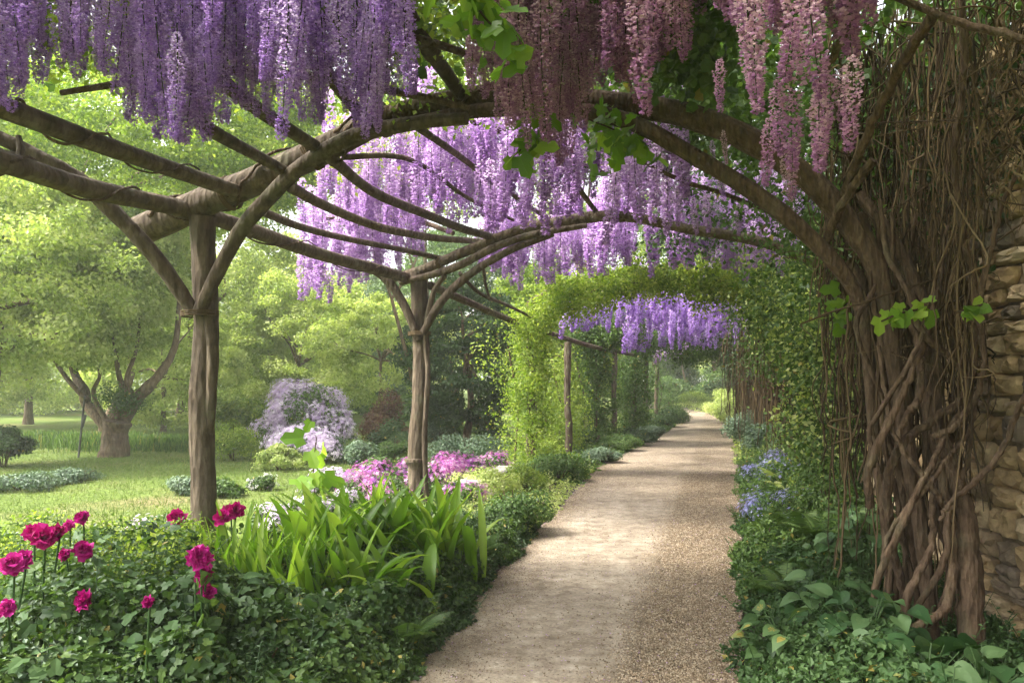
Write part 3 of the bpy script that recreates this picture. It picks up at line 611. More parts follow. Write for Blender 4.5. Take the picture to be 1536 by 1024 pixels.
it = curtain(190, 845, 1120, [(845, 505), (900, 500), (960, 490), (1000, 505), (1060, 500), (1115, 510)], 13.6, 17, 62, .45, .75, 1.2)
hang(wg, it, 'far', 'wpurple')
stems(wg, [([W(850, 440, 14.5), W(950, 425, 15), W(1060, 425, 14.6), W(1120, 440, 14)], [.02, .03, .03, .02])])
wh = thing('wisteria', 'purple wisteria in the shade halfway down the walk', 'wisteria', (5, 21, 3), 'wisterias on the pergola')
it = curtain(150, 940, 1135, [(940, 533), (980, 526), (1040, 522), (1100, 526), (1135, 535)], 17.2, 24, 40, .5, .8, 1.2, 1.2)
hang(wh, it, 'far', 'wpurple')
stems(wh, [([W(940, 480, 21), W(1020, 465, 21.5), W(1100, 470, 21)], [.03, .03, .03])])
wf_ = thing('wisteria', 'farthest lilac wisteria fringe at the bright end of the walk', 'wisteria', (8, 32, 3), 'wisterias on the pergola')
it = curtain(110, 975, 1120, [(975, 545), (1010, 543), (1050, 533), (1120, 538)], 27, 34, 22, .5, .8, 1.2, 1.3)
hang(wf_, it, 'far', 'wlilac')
stems(wf_, [([W(975, 520, 30), W(1050, 505, 31), W(1120, 512, 30)], [.03, .03, .03])])

# ---------------------------------------------------------------- old vine on the wall, with mauve clusters
ov = thing('old_wisteria', 'old wisteria with thick twisted trunks climbing the stone wall, mauve clusters', 'wisteria', (2.5, 4.8, 0), 'wisterias on the pergola')
def vstem(pts, r, kn=.08, name='stem'):
    mb = MB(); rr = np.asarray(r, float) if np.ndim(r) else r
    rr = np.asarray(rr)*(.57 if np.max(rr) > .035 else .9)
    tube(mb, [W(*p) for p in pts], rr, 10, 7, 0.004, kn); return mb.obj(name, M['vinebark'], ov, True)
vstem([(1425, 1010, 4.85), (1412, 930, 4.85), (1428, 850, 4.9), (1402, 740, 4.9), (1392, 640, 4.85), (1400, 560, 4.85), (1392, 470, 4.9), (1362, 400, 4.95), (1330, 345, 5.0), (1290, 290, 5.1)], [.06, .05, .05, .055, .06, .06, .062, .062, .06, .05])
vstem([(1352, 1000, 4.9), (1358, 900, 4.9), (1338, 820, 4.85), (1332, 720, 4.75), (1352, 670, 4.7), (1400, 628, 4.68), (1440, 600, 4.65), (1462, 540, 4.6), (1462, 440, 4.6), (1442, 340, 4.55), (1432, 240, 4.5), (1445, 120, 4.4), (1440, -40, 4.3)], [.05, .045, .045, .05, .05, .042, .04, .038, .036, .034, .03, .03, .028])
vstem([(1462, 1010, 4.55), (1456, 900, 4.6), (1448, 800, 4.65), (1440, 740, 4.7), (1410, 650, 4.8), (1395, 560, 4.85), (1380, 480, 4.9), (1352, 400, 5.0), (1320, 340, 5.05), (1290, 300, 5.1)], [.14, .12, .125, .10, .08, .065, .06, .055, .05, .045])
vstem([(1330, 968, 4.5), (1375, 938, 4.5), (1412, 918, 4.55), (1428, 860, 4.6), (1424, 780, 4.65), (1408, 700, 4.75), (1392, 640, 4.85), (1385, 560, 4.9)], [.04, .045, .05, .055, .05, .05, .045, .04])
vstem([(1395, 1000, 5.0), (1380, 880, 5.0), (1360, 770, 5.0), (1345, 680, 5.0), (1322, 600, 5.05), (1310, 520, 5.1), (1300, 440, 5.1), (1275, 390, 5.15)], [.05, .05, .05, .045, .045, .05, .05, .045])
vstem([(1410, 780, 4.5), (1430, 750, 4.45), (1470, 715, 4.4), (1505, 670, 4.3), (1530, 610, 4.2), (1560, 560, 4.1)], [.012, .016, .018, .018, .017, .016])
vstem([(1400, 655, 4.65), (1430, 640, 4.6), (1455, 610, 4.6), (1475, 560, 4.5), (1470, 480, 4.5), (1480, 400, 4.4), (1500, 320, 4.3), (1536, 240, 4.2)], [.02, .022, .02, .018, .018, .016, .015, .014])
vstem([(1345, 660, 4.7), (1362, 620, 4.72), (1380, 590, 4.75), (1378, 520, 4.8), (1360, 470, 4.85)], [.03, .038, .038, .036, .03])
vstem([(1440, 1010, 4.4), (1425, 985, 4.4), (1400, 965, 4.45), (1385, 960, 4.5)], [.02, .018, .015, .01])
vstem([(1310, 240, 4.6), (1265, 300, 4.8), (1240, 360, 5.0)], [.03, .03, .03])
vstem([(1400, 20, 4.0), (1340, 120, 4.3), (1290, 230, 4.6), (1262, 300, 4.9)], [.03, .03, .03, .025])
vstem([(1536, 60, 3.6), (1430, 30, 3.8), (1330, -10, 4.0)], [.02, .022, .02])
vstem([(1290, -30, 3.8), (1262, 60, 4.1), (1235, 110, 4.3)], [.025, .025, .02])
for y0, x0, y1, x1, r_ in ((880, 1318, 600, 1445, .022), (800, 1325, 640, 1455, .018), (700, 1305, 480, 1400, .024), (930, 1370, 700, 1450, .02), (640, 1310, 420, 1410, .017), (960, 1345, 760, 1398, .026), (560, 1440, 380, 1330, .02), (820, 1440, 600, 1330, .019)):
    vstem([(x0, y0+60, 4.75), (x0+rng.normal(0, 6), y0, 4.66), (x0*.65+x1*.35+rng.normal(0, 12), y0*.65+y1*.35, 4.6), (x0*.3+x1*.7+rng.normal(0, 12), y0*.3+y1*.7, 4.6), (x1, y1, 4.7), (x1+(x1-x0)*.1, y1-80, 4.8)], [r_*1.1, r_, r_*1.05, r_*.9, r_*.85, r_*.7], .12)
for i in range(10):   # thin stems running up the bundle
    x = rng.uniform(1292, 1440); d = rng.uniform(4.85, 5.3); pts = []
    for y in range(1000, 300, -85): pts.append((x+rng.normal(0, 8)+(y-700)*.02, y, d)); x += rng.normal(-4, 9)
    vstem(pts, rng.uniform(.006, .018), .15)
# dry hanging twigs
mb = MB()
for i in range(1150):
    x = rng.uniform(1235, 1560); y = rng.uniform(-80, 420) if rng.random() < .75 else rng.uniform(300, 620); X = W(x, y, 1)[0]
    dw = (2.75-.05+rng.normal(0, .12))/X if X > 0 else 5
    d = float(np.clip(dw+rng.normal(0, .15), 3.0, 5.6)); p = W(x, y, d); L = rng.uniform(.4, 1.5) if x < 1460 else rng.uniform(.15, .45); wild = rng.random() < .13; k = rng.normal(0, .17 if wild else .05, 3); k2 = rng.normal(0, .17 if wild else .05, 3)
    if x > 1470 and y > 250: continue
    hz = .25 if wild else 1
    q1 = p+np.array([k[0], k[1], -L*.33*hz])+(0 if hz == 1 else 1)*rng.normal(0, .15, 3); q2 = q1+np.array([k2[0], k2[1], -L*.33*hz]); q3 = q2+np.array([k[1], k2[0], -L*.34*hz])
    tube(mb, [p, q1, q2, q3], [.005, .006, .005, .002]*np.array(rng.uniform(.4, 1.3)), 4, 4, .005, tint=rng.uniform(0, 1), cap=False)
for i in range(90):   # stems falling down beside the trunks
    x = rng.uniform(1285, 1430); y = rng.uniform(330, 560); d = rng.uniform(4.95, 5.5); p = W(x, y, d); pts = [p]; L = rng.uniform(.8, 1.9)
    for j in range(4): p = p+np.array([rng.normal(0, .05), rng.normal(0, .04), -L/4]); p[2] = max(p[2], .02); pts.append(p)
    tube(mb, pts, rng.uniform(.003, .009), 4, 4, .005, tint=rng.uniform(0, .9), cap=False)
tag(mb.obj('twig', M['twig'], ov), kind='stuff')
# mauve clusters
it = [(W(x, y0, d), (y1-y0)*d/F, w_) for x, y0, y1, d, w_ in (
    (1120, -60, 130, 3.0, .95), (1133, 20, 196, 3.0, .8), (1150, -80, 60, 3.1, 1.0), (1195, -60, 130, 2.9, 1.05), (1190, 40, 240, 3.0, .8), (1212, -20, 160, 3.1, .9), (1230, 130, 280, 3.5, .8), (1240, 100, 262, 3.6, .8),
    (1278, 82, 236, 3.4, .95), (1262, 100, 200, 3.6, .8), (1080, 88, 178, 3.4, 1.1), (1155, 175, 286, 3.9, .7), (1190, 200, 302, 4.2, .7), (1085, 195, 242, 4.5, 1.2), (1165, 120, 240, 3.8, .8),
    (955, -60, 160, 4.0, 1.0), (1010, -50, 90, 4.1, 1.1), (985, -90, 80, 4.1, 1.1), (1030, -60, 70, 4.2, 1.0), (1020, -20, 100, 4.1, .8), (925, -90, 60, 4.3, 1.0), (1175, 230, 300, 4.5, .6), (1100, -90, 50, 3.4, 1.0), (1060, -100, 10, 3.6, 1), (1165, -100, 40, 3.2, 1.1), (1222, -100, 70, 3.2, 1))]
ex_ = curtain(46, 880, 1060, [(880, 130), (950, 150), (1000, 95), (1060, 60)], 4.3, 5.0, 150, .5, .8, 1.0)+curtain(40, 1080, 1320, [(1080, 30), (1150, 60), (1220, 90), (1290, 110), (1320, 60)], 3.4, 4.3, 130, .5, .8, 1.0)
hang(ov, it+ex_, 'near', 'wpink')
wp = thing('wisteria', 'dusky mauve wisteria clusters hanging thickly at top centre below the first arch', 'wisteria', (.6, 4.9, 3.5), 'wisterias on the pergola')
it = curtain(95, 705, 945, [(705, 130), (735, 185), (770, 215), (830, 255), (862, 262), (880, 150), (945, 150)], 4.4, 5.3, 190, .5, .85, 1.1)
hang(wp, it, 'fine', 'wpink')
stems(wp, [([W(690, -60, 4.6), W(780, -70, 4.7), W(880, -60, 4.7), W(960, -60, 4.6)], [.02, .03, .03, .03])])
# old vine leaves on the right; overhead layer added to darken that side
P = np.column_stack([rng.uniform(.6, 3.6, 150), rng.uniform(1.5, 8.5, 150), rng.uniform(3.85, 4.3, 150)])
roof(ov, P, (.3, .3, .12), 'mid', 17000, .075, BROAD)
P = [W(1020, 20, 4.8), W(1060, 60, 4.8), W(1000, 90, 5.2), (W(1040, 110, 5.1)), W(980, 100, 5.7), W(1090, 20, 4.6), W(1050, 110, 5.8), W(1010, 50, 5)]
roof(ov, P, (.12, .12, .1), 'mid', 900, .075, BROAD)
P = np.array([W(rng.uniform(1130, 1420), rng.uniform(180, 420), rng.uniform(5.6, 7.5)) for _ in range(60)])
roof(ov, P, (.2, .25, .2), 'mid', 7000, .05)
P = np.column_stack([rng.uniform(-4.8, 1.2, 320), rng.uniform(-2.5, 5.8, 320), rng.uniform(3.95, 4.5, 320)])  # unseen overhead leaves, added to shade the left curtain, posts and front bed
roof(wi, P, (.26, .26, .12), 'mid', 24000, .08, BROAD)
P = np.array([W(rng.uniform(985, 1270), rng.uniform(200, 370), rng.uniform(9.3, 11.5)) for _ in range(60)])
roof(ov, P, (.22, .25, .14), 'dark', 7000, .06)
P = np.column_stack([rng.uniform(3.4, 6, 90), rng.uniform(2.5, 9.5, 90), rng.uniform(2.2, 5.2, 90)])  # dark leaf filler added behind the wall so sky gaps turn dark
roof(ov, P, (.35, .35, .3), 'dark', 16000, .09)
# upper side growth covering the wall top
P = np.column_stack([rng.uniform(2.9, 3.4, 90), rng.uniform(2.5, 7.5, 90), rng.uniform(2.9, 4.0, 90)])
roof(ov, P, (.12, .25, .2), 'dark', 9000, .05)

# ---------------------------------------------------------------- bright leaf sprays
def spray(name, label, pts, mat, n, size, cat='leaf spray', parent=None, r=.03):
    o = thing(name, label, cat, pts[0])
    P = np.array(pts); mb = MB(); tube(mb, P, .006, 5, 4, tint=.3); mb.obj('stem', M['twig'], o)
    mb = MB(); t = rng.uniform(.1, 1, n); i = np.clip((t*(len(P)-1)).astype(int), 0, len(P)-2); f = (t*(len(P)-1)-i)[:, None]
    p = P[i]*(1-f)+P[i+1]*f+rng.normal(0, r, (n, 3)); fw = nrm(rng.normal(size=(n, 3))*[1, 1, .5]+[0, 0, -.7]); nz = nrm(rng.normal(size=(n, 3))*.6+[0, -.6, .6])
    inst(mb, LOBED[0] if size > .09 else BROAD[0], LOBED[1] if size > .09 else BROAD[1], p, frame(fw, nz), size*rng.uniform(.7, 1.25, n), rng.uniform(.2, .88, n))
    mb.obj('foliage', M[mat], o); return o
spray('leaf_spray', 'bright green leaf spray hanging among the flowers at the top centre', [W(690, -30, 3.9), W(715, 10, 3.9), W(740, 40, 3.9), W(775, 55, 3.9)], 'strap', 46, .12, r=.08)
spray('leaf_spray', 'small bright leaf sprig dangling in front of the lilac curtain in mid air', [W(800, 160, 4.8), W(795, 195, 4.8), W(785, 220, 4.8), W(765, 238, 4.8)], 'strap', 24, .12, r=.06)
spray('leaf_spray', 'green leaves tucked under the bend of the first arch', [W(870, 175, 5.3), W(910, 190, 5.3), W(940, 205, 5.4), W(960, 225, 5.5)], 'strap', 70, .11, r=.09)
spray('leaf_spray', 'lobed green leaves sprouting from the twisted trunks at eye level', [W(1408, 450, 4.4), W(1385, 462, 4.35), W(1350, 470, 4.3), W(1322, 482, 4.3)], 'strap', 16, .095, r=.022)
spray('leaf_spray', 'shaded leaf pair beside the stone wall at eye level', [W(1480, 455, 4.2), W(1455, 462, 4.2), W(1430, 470, 4.2)], 'strap', 7, .09, r=.02)
spray('leaf_spray', 'pale young leaves leaning out left of the trunk bundle', [W(1300, 440, 5.4), W(1275, 452, 5.4), W(1255, 470, 5.4), W(1245, 482, 5.4)], 'strap', 16, .10, r=.04)

# ---------------------------------------------------------------- climbers over the later arches
def climber(name, label, paths, r, mat, n, leaf, cat='climber', T=LEAF, group='climbers on the later arches', mat2=None):
    o = thing(name, label, cat, (paths[0][0][0], paths[0][0][1], 0), group)
    cl = []
    for P in paths:
        P = dens(np.array(P, float), 6); Q = np.repeat(P, 4, 0)+rng.normal(0, 1, (len(P)*4, 3))*np.array(r)*.75; cl.append(Q)
        mb = MB(); tube(mb, P[::3], .02, 6, 2, knot=.1); mb.obj('stem', M['vinebark'], o, True)
    C = np.concatenate(cl); r = np.array(r)*.55
    roof(o, C, r, mat, n, leaf, T)
    if mat2: roof(o, C+[0, 0, .12], r, mat2, n//2, leaf, T)
    return o
climber('climbing_vine', 'bright green climber wrapped round the leafy arch and its left post', [[W(800, 720, 13.2), W(797, 600, 13.2), W(795, 520, 13.2), A3(800, 475, -.1), A3(850, 440, -.1), A3(920, 425, -.1), A3(1000, 418, -.1), A3(1090, 420, -.1), A3(1170, 430, -.1), A3(1235, 450, -.1)], [A3(840, 448, -.3), A3(940, 425, -.3), A3(1040, 418, -.3), A3(1150, 425, -.3), A3(1240, 440, -.3), W(1280, 470, 10.8)]], (.19, .3, .18), 'bright', 46000, .052)
climber('climbing_vine', 'shaded climber falling from the right shoulder of the leafy arch', [[A3(1240, 445), A3(1255, 520), A3(1262, 620)], [W(1140, 430, 12.5), W(1170, 440, 12.2), W(1220, 460, 11.8)], [W(1150, 450, 13), W(1200, 500, 12.5), W(1235, 560, 12.2)], [W(1200, 440, 10.5), W(1250, 470, 10), W(1275, 520, 9.8)], [W(1150, 430, 15), W(1190, 470, 14.2), W(1225, 520, 13)], [W(1245, 500, 9), W(1262, 580, 8.8), W(1268, 660, 8.6)]], (.32, .45, .28), 'mid', 56000, .06, mat2='pale')
climber('climbing_vine', 'leafy climber on the post with the square green top', [[W(895, 665, 19.0), W(895, 580, 19.0), W(893, 500, 19.0)], [W(872, 500, 18.6), W(910, 488, 18.6), W(950, 492, 18.6)], [W(880, 515, 18.6), W(920, 508, 18.6)]], (.19, .25, .17), 'mid', 22000, .06)
climber('climbing_vine', 'dark leafy growth wrapping the third arch of the far tunnel', [[W(951, 640, 24.6), W(951, 580, 24.6), A7(953, 522), A7(990, 507), A7(1040, 502), A7(1100, 510), A7(1135, 535), A7(1142, 620)]], (.3, .4, .25), 'mid', 16000, .085)
climber('climbing_vine', 'leafy growth along the second arch of the far tunnel', [[A5(905, 484), A5(940, 477), A5(1000, 468), A5(1060, 466), A5(1120, 474), A5(1165, 500), A5(1185, 600)]], (.18, .25, .13), 'mid', 11000, .07)
climber('climbing_vine', 'low green growth hanging over the far arches', [[W(1010, 538, 25), W(1060, 532, 25), W(1110, 540, 24)], [W(1050, 505, 22), W(1110, 500, 21), W(1140, 520, 20)]], (.3, .3, .14), 'mid', 5000, .08)
# feathery yellow-green growth behind the left posts
for (x, y0, y1, d, lab, mt, n) in ((770, 700, 520, 14.2, 'yellow green climber spilling outside the leafy arch post', 'bright', 3200), (835, 690, 540, 17.5, 'loose yellow green growth left of the second thin post', 'bright', 9000), (870, 680, 530, 20.5, 'thin leafy curtain between the slim posts', 'bright', 2500), (940, 650, 545, 27, 'green leafy screen behind the farthest posts', 'mid', 7000), (985, 625, 540, 33, 'ivy clad post beside the far bend of the path', 'mid', 4000)):
    climber('climbing_vine', lab, [[W(x, y0+15, d), W(x+8, (y0+y1)/2, d), W(x-8, y1, d)], [W(x+22, y0+20, d+.6), W(x+18, (y0+y1)/2+20, d+.6)]], (.30, .5, .3), mt, n, .055)

# right side shaded columns with hanging dry growth
def column(name, label, x, y0, y1, d, w_, mat, nt, nl):
    o = thing(name, label, 'vine column', (W(x, y0, d)[0], d, 0), 'vine covered columns right of the path')
    c = W(x, y1, d); b = c.copy(); b[2] = 0
    mb = MB(); tube(mb, [b, b*.5+c*.5+rng.normal(0, .05, 3), c], [.16, .12, .11], 10, 5, knot=.1); mb.obj('trunk', M['vinebark'], o, True)
    mb = MB()
    for _ in range(int(nt*3.2)):
        p = c+np.array([rng.normal(0, w_), rng.normal(0, w_*1.5), rng.uniform(-.3, .2)]); L = rng.uniform(.6, c[2]*.95); pts = [p]
        for j in range(3): p = p+np.array([rng.normal(0, .04), rng.normal(0, .04), -L/3]); p[2] = max(.02, p[2]); pts.append(p)
        tube(mb, pts, rng.uniform(.003, .009), 4, 3, .01, tint=rng.uniform(0, 1), cap=False)
    tag(mb.obj('twig', M['twig'], o), kind='stuff')
    P = [c*(1-t)+b*t+[0, 0, .1] for t in np.linspace(0, .42, 8)]
    roof(o, P, (w_*1.2, w_*1.6, .15), mat, int(nl*1.8), .05)
    return o
column('vine_column', 'dark ivy column nearest the stone wall end', 1262, 700, 440, 9.8, .22, 'mid', 60, 8000)
column('vine_column', 'brown hanging stems on the middle column right of the path', 1205, 660, 450, 13.5, .35, 'mid', 170, 6000)
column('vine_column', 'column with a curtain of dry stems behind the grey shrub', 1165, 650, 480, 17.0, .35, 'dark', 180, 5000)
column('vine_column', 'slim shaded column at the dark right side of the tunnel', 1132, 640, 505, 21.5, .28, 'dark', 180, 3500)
column('vine_column', 'ivy clad column with bare stems showing at its foot', 1232, 640, 470, 12.0, .3, 'mid', 90, 6000)
# shady roof growth over the right half of the walk
rf = thing('roof_growth', 'dense dark leaf growth on the right roof of the far tunnel', 'climber', (5, 15, 3), 'climbers on the later arches')
P = np.column_stack([rng.uniform(0, 1, 200), rng.uniform(14.5, 30, 200), rng.uniform(3.15, 3.7, 200)]); P[:, 0] = .36*P[:, 1]-1.9+1.2+P[:, 0]*4.6-.0
roof(rf, P, (.45, .5, .12), 'mid', 26000, .09)
tube_ = MB(); tube(tube_, [(3, 9.5, 3.4), (5, 15, 3.5), (7.5, 22, 3.5), (9.5, 29, 3.4)], .04, 6, 4); tube_.obj('stem', M['vinebark'], rf, True)
# hedge / bank behind the right columns
for i, (x, y, r_, lab) in enumerate(((4.9, 8.6, (.9, 1.3, 3.0), 'tall leafy bank just beyond the end of the stone wall'), (6.9, 12.5, (1.3, 2.2, 3.4), 'tall shaded shrub behind the middle columns'), (9.4, 18, (1.6, 3.0, 3.6), 'tall shaded shrub behind the far right columns'))):
    bush('shrub', lab, (x, y), r_, 'mid', 16000, .085, nl=26, group='tall shrubs behind the columns')

# ---------------------------------------------------------------- left garden trees
tb = G(172, 684); d0 = tb[1]
tree('garden_tree', 'short gnarled tree with forked trunk and rounded pale crown on the lawn', tb, 1, .24, W(150, 410, 17.0), (1.9, 2.2, 2.1), 'pale', 250, 270, .085,
     trunk=([tb-[0, 0, .1], tb+[0, 0, .15], W(173, 650, d0), W(176, 632, d0)], [.34, .27, .24, .3]), limbs=0, clump=.165, hollow=.35, droop=.25)
gt = bpy.data.objects['garden_tree']
for pts, r in (([(174, 655), (150, 628), (130, 605), (126, 585), (112, 560), (100, 500), (110, 420)], .15), ([(172, 655), (198, 608), (222, 580), (240, 560), (262, 520), (270, 450)], .15),
               ([(172, 630), (185, 590), (178, 560), (170, 500), (160, 420)], .08), ([(160, 632), (140, 590), (150, 560), (135, 520)], .06), ([(205, 600), (190, 570), (205, 520), (215, 430)], .06), ([(130, 600), (95, 560), (60, 500), (40, 440)], .06)):
    mb = MB(); k = len(pts); tube(mb, [W(p[0], p[1], d0+rng.normal(0, .1)+i*.06) for i, p in enumerate(pts)], np.linspace(r, r*.35, k), 9, 5, knot=.1); mb.obj('branch', M['bark'], gt, True)
roof(gt, [W(178, 605, d0), W(168, 592, d0), W(188, 596, d0-.1), W(195, 606, d0-.1)], (.16, .16, .10), 'mid', 2200, .05, name='shoots')
# stake
st = thing('stake', 'thin dark support stake leaning beside the gnarled tree', 'stake', G(117, 686))
mb = MB(); a = G(117, 686); b = W(127, 594, a[1]); tube(mb, [a-[0, 0, .1], b], [.022, .02], 8, 2); mb.obj('pole', M['iron'], st)
mb = MB(); tube(mb, [W(123, 640, a[1]), W(128, 622, a[1])], [.03, .03], 8, 1); mb.obj('tie', M['iron'], st)
# neighbour on the far left with the low bare limb
lt = tree('garden_tree', 'big pale green tree leaning in from the left edge with one low bare limb', (-9.6, 14.5), 2.2, .3, W(20, 400, 14.6), (2.4, 2.2, 2.1), 'pale', 210, 260, .085, limbs=6, clump=.17, hollow=.35, droop=.3)
mb = MB(); tube(mb, [W(-110, 590, 14.4), W(-40, 545, 14.2), W(0, 520, 14.0), (W(40, 508, 13.9)), W(85, 503, 13.8)], [.16, .13, .11, .09, .06], 10, 5, knot=.08); mb.obj('branch', M['bark'], lt, True)
# tall trees overhead
TL = [
 ('low pale tree filling the gap right of the gnarled tree', (-10.5, 24), 1.6, .2, (-10.5, 24, 2.4), (2.4, 2, 2.3), 'pale', 90, 380, .10),
 ('low pale tree filling the gap left of the gnarled tree', (-17.5, 25), 1.6, .2, (-17.2, 25, 2.9), (2.9, 2, 2.7), 'pale', 100, 380, .10),
 ('soft pale tree behind the round lilac shrub', (-7.6, 28), 2, .2, (-7.4, 28, 2.8), (2.6, 2, 2.7), 'pale', 100, 380, .10),
 ('broad yellow green tree whose boughs hang over the top left of the view', (-12.5, 17), 3.5, .3, (-8.0, 16.5, 6.6), (4.2, 2.4, 1.9), 'bright', 150, 380, .085),
 ('yellow green boughs seen through the rafters left of centre', (-2.25, 19), 3.5, .15, (-3.8, 19.0, 6.9), (2.8, 2.0, 1.6), 'bright', 70, 360, .09, 2),
 ('high pale tree behind the lawn tree at the left', (-17, 28), 3.5, .35, (-17, 28, 7.5), (5.5, 4, 4.5), 'pale', 150, 360, .12),
 ('round pale tree in the second row left of the first post', (-12.5, 30), 3.5, .35, (-11.5, 30, 5.0), (4, 3, 4.0), 'pale', 120, 360, .12),
 ('tall yellow green tree rising behind the gnarled lawn tree', (-11.2, 22), 3.5, .35, (-9.5, 21.5, 8.2), (5.0, 3.0, 3.0), 'bright', 150, 330, .11),
 ('tall tree seen through the gap beside the first arch', (-3.6, 30), 4, .2, (-2.2, 28, 10.0), (4.2, 3.0, 2.6), 'bright', 40, 300, .13, 3),
 ('light leaved tree high above the middle of the pergola', (2.5, 26), 4, .3, (1.8, 22, 10.0), (4.5, 3.2, 2.4), 'bright', 90, 300, .13),
 ('willow like pale tree at the far edge of the lawn', (-24, 36), 4, .4, (-22.5, 36, 4.2), (6.5, 4, 4.2), 'pale', 160, 330, .14),
 ('rounded pale tree behind the fork of the lawn tree', (-15, 40), 3, .35, (-14.5, 40, 4.0), (5.2, 4, 4.2), 'pale', 130, 330, .14),
 ('fresh green tree just right of the first log post', (-9.5, 33), 3, .3, (-9.5, 33, 3.6), (3.6, 3, 3.4), 'pale', 110, 330, .12),
 ('far hazy green tree between the first and second posts', (-12, 58), 5, .5, (-12.5, 58, 5.0), (7, 5, 5.2), 'pale', 120, 330, .2),
 ('hazy tree left of the second log post', (-7.5, 48), 4, .4, (-8, 48, 4.2), (4.5, 4, 4.2), 'mid', 100, 330, .17),
 ('layered soft green tree behind the bronze shrub', (-4.2, 26), 2.2, .16, (-4.4, 26, 2.6), (2.5, 2, 1.9), 'pale', 70, 330, .1),
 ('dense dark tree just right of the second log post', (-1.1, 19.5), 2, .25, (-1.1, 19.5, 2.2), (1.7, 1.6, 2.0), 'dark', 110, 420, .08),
 ('light green tree behind the leafy arch post', (.9, 23), 2, .25, (.9, 23, 2.6), (1.9, 1.8, 2.4), 'bright', 100, 380, .09),
 ('yellow green tree glowing behind the slim posts', (2.2, 30), 2, .25, (2.0, 30, 3.1), (2.9, 2, 2.8), 'bright', 100, 350, .11),
 ('airy tree behind the second arch near the centre', (-3.2, 38), 4, .3, (-2.5, 38, 5.5), (4.0, 3, 3.6), 'mid', 100, 330, .15),
 ('tall bright tree behind the leafy arch', (4, 45), 5, .4, (4.5, 42, 7.5), (6.5, 4, 4.5), 'bright', 110, 330, .19),
 ('tree filling the space behind the right roof', (14, 30), 4, .4, (11, 27, 6.5), (6, 5, 4.5), 'mid', 130, 330, .16),
 ('leaning tree trunk with green crown at the end of the path', (13.1, 52), 5, .4, (13.5, 54, 6.5), (5, 4, 3.6), 'mid', 90, 330, .18),
 ('slim dark leaning tree beyond the far bend', (12.0, 54), 5, .2, (11.0, 56, 6.2), (4, 3, 3.0), 'bright', 60, 330, .18),
 ('ivy clad tree right of the far bend', (13.8, 46), 4, .5, (14.2, 46, 3.4), (2.2, 2.2, 3.3), 'mid', 90, 330, .13),
]
for (lab, b, th, tr, cc, cr, mt, nc, nl, lf, *ex) in TL:
    tree('tree', lab, b, th, tr*.65, cc, cr, mt, int(nc*1.7), int(nl*.62), lf, group='trees round the garden', clump=.16, droop=.15, limbs=(ex[0] if ex else 7))
# far wood, one mass
P, out, lt_ = [], [], []
mb = MB()
for i in range(150):
    x = rng.uniform(-70, 75); y = rng.uniform(66, 84); h = rng.uniform(5.5, 9.5)
    Pp, oo, ll = lobes_pts((x, y, h*.45), (rng.uniform(2.5, 4.2), 3, h*.55), 9, 900, .3, zmin=0)
    scatter(mb, LEAF, Pp, .42, oo, .5, tint=rng.uniform(.2, .7)+rng.normal(0, .2, len(Pp)))
tag(mb.obj('distant_woods', M['pale']), 'hazy pale green woods far beyond the lawn', 'woods', kind='stuff')

# ---------------------------------------------------------------- garden shrubs
def px(x, y): g = G(x, y); return (g[0], g[1])
bush('lilac_shrub', 'rounded shrub covered in pale lilac blossom between the two log posts', (-4.45, 17.2), (1.4, 1.2, 2.25), 'mid', 9000, .06, nl=60, fl=('fl_lilac', 16000, .036, .2), lob=.27)
bush('lilac_shrub', 'low white and lilac blossom spilling at the foot of the round lilac shrub', (-3.9, 15.2), (1.15, .8, 1.0), 'blue', 5500, .05, fl=('fl_lilac', 4500, .032, .2), nl=30, lob=.3)
bush('bronze_shrub', 'bronze red leaved shrub behind the second log post', (-2.95, 18.3), (.8, .7, 1.75), 'red', 8000, .05, nl=20)
bush('shrub', 'dark green shrub below the bronze leaved one', (-2.5, 16.8), (.75, .6, .95), 'dark', 6000, .05)
bush('shrub', 'round green shrub on the left edge by the lawn', px(5, 700), (.75, .7, .95), 'dark', 6000, .06)
for x, y, rx, h, mt, lab in ((30, 735, .8, .35, 'blue', 'low leafy clump at the left edge of the lawn'), (110, 722, .7, .28, 'blue', 'low spreading clump below the thin stake'), (285, 740, .55, .32, 'blue', 'small pale clump left of the first log post'), (330, 745, .5, .3, 'mid', 'small green clump hugging the first log post'),
                             (350, 690, .9, 1.05, 'bright', 'bright green bush right of the first log post'), (420, 705, .6, .55, 'pale', 'pale bush in front of the lilac shrub'), (540, 700, .5, .75, 'blue', 'grey green bush beside the second log post'), (700, 690, 1.2, .8, 'blue', 'wide grey green bush between second post and leafy arch'),
                             (740, 650, .9, .75, 'mid', 'bush in the shade of the dense dark tree'), (660, 665, .9, .8, 'blue', 'bluish bush just right of the second log post'), (590, 690, .5, .6, 'mid', 'small bush left of the second log post'), (820, 690, .45, .55, 'bright', 'yellow green bush between leafy post and slim post')):
    bush('shrub', lab, px(x, y), (rx, rx*.8, h), mt, 4500, .045, group='garden shrubs left of the path')
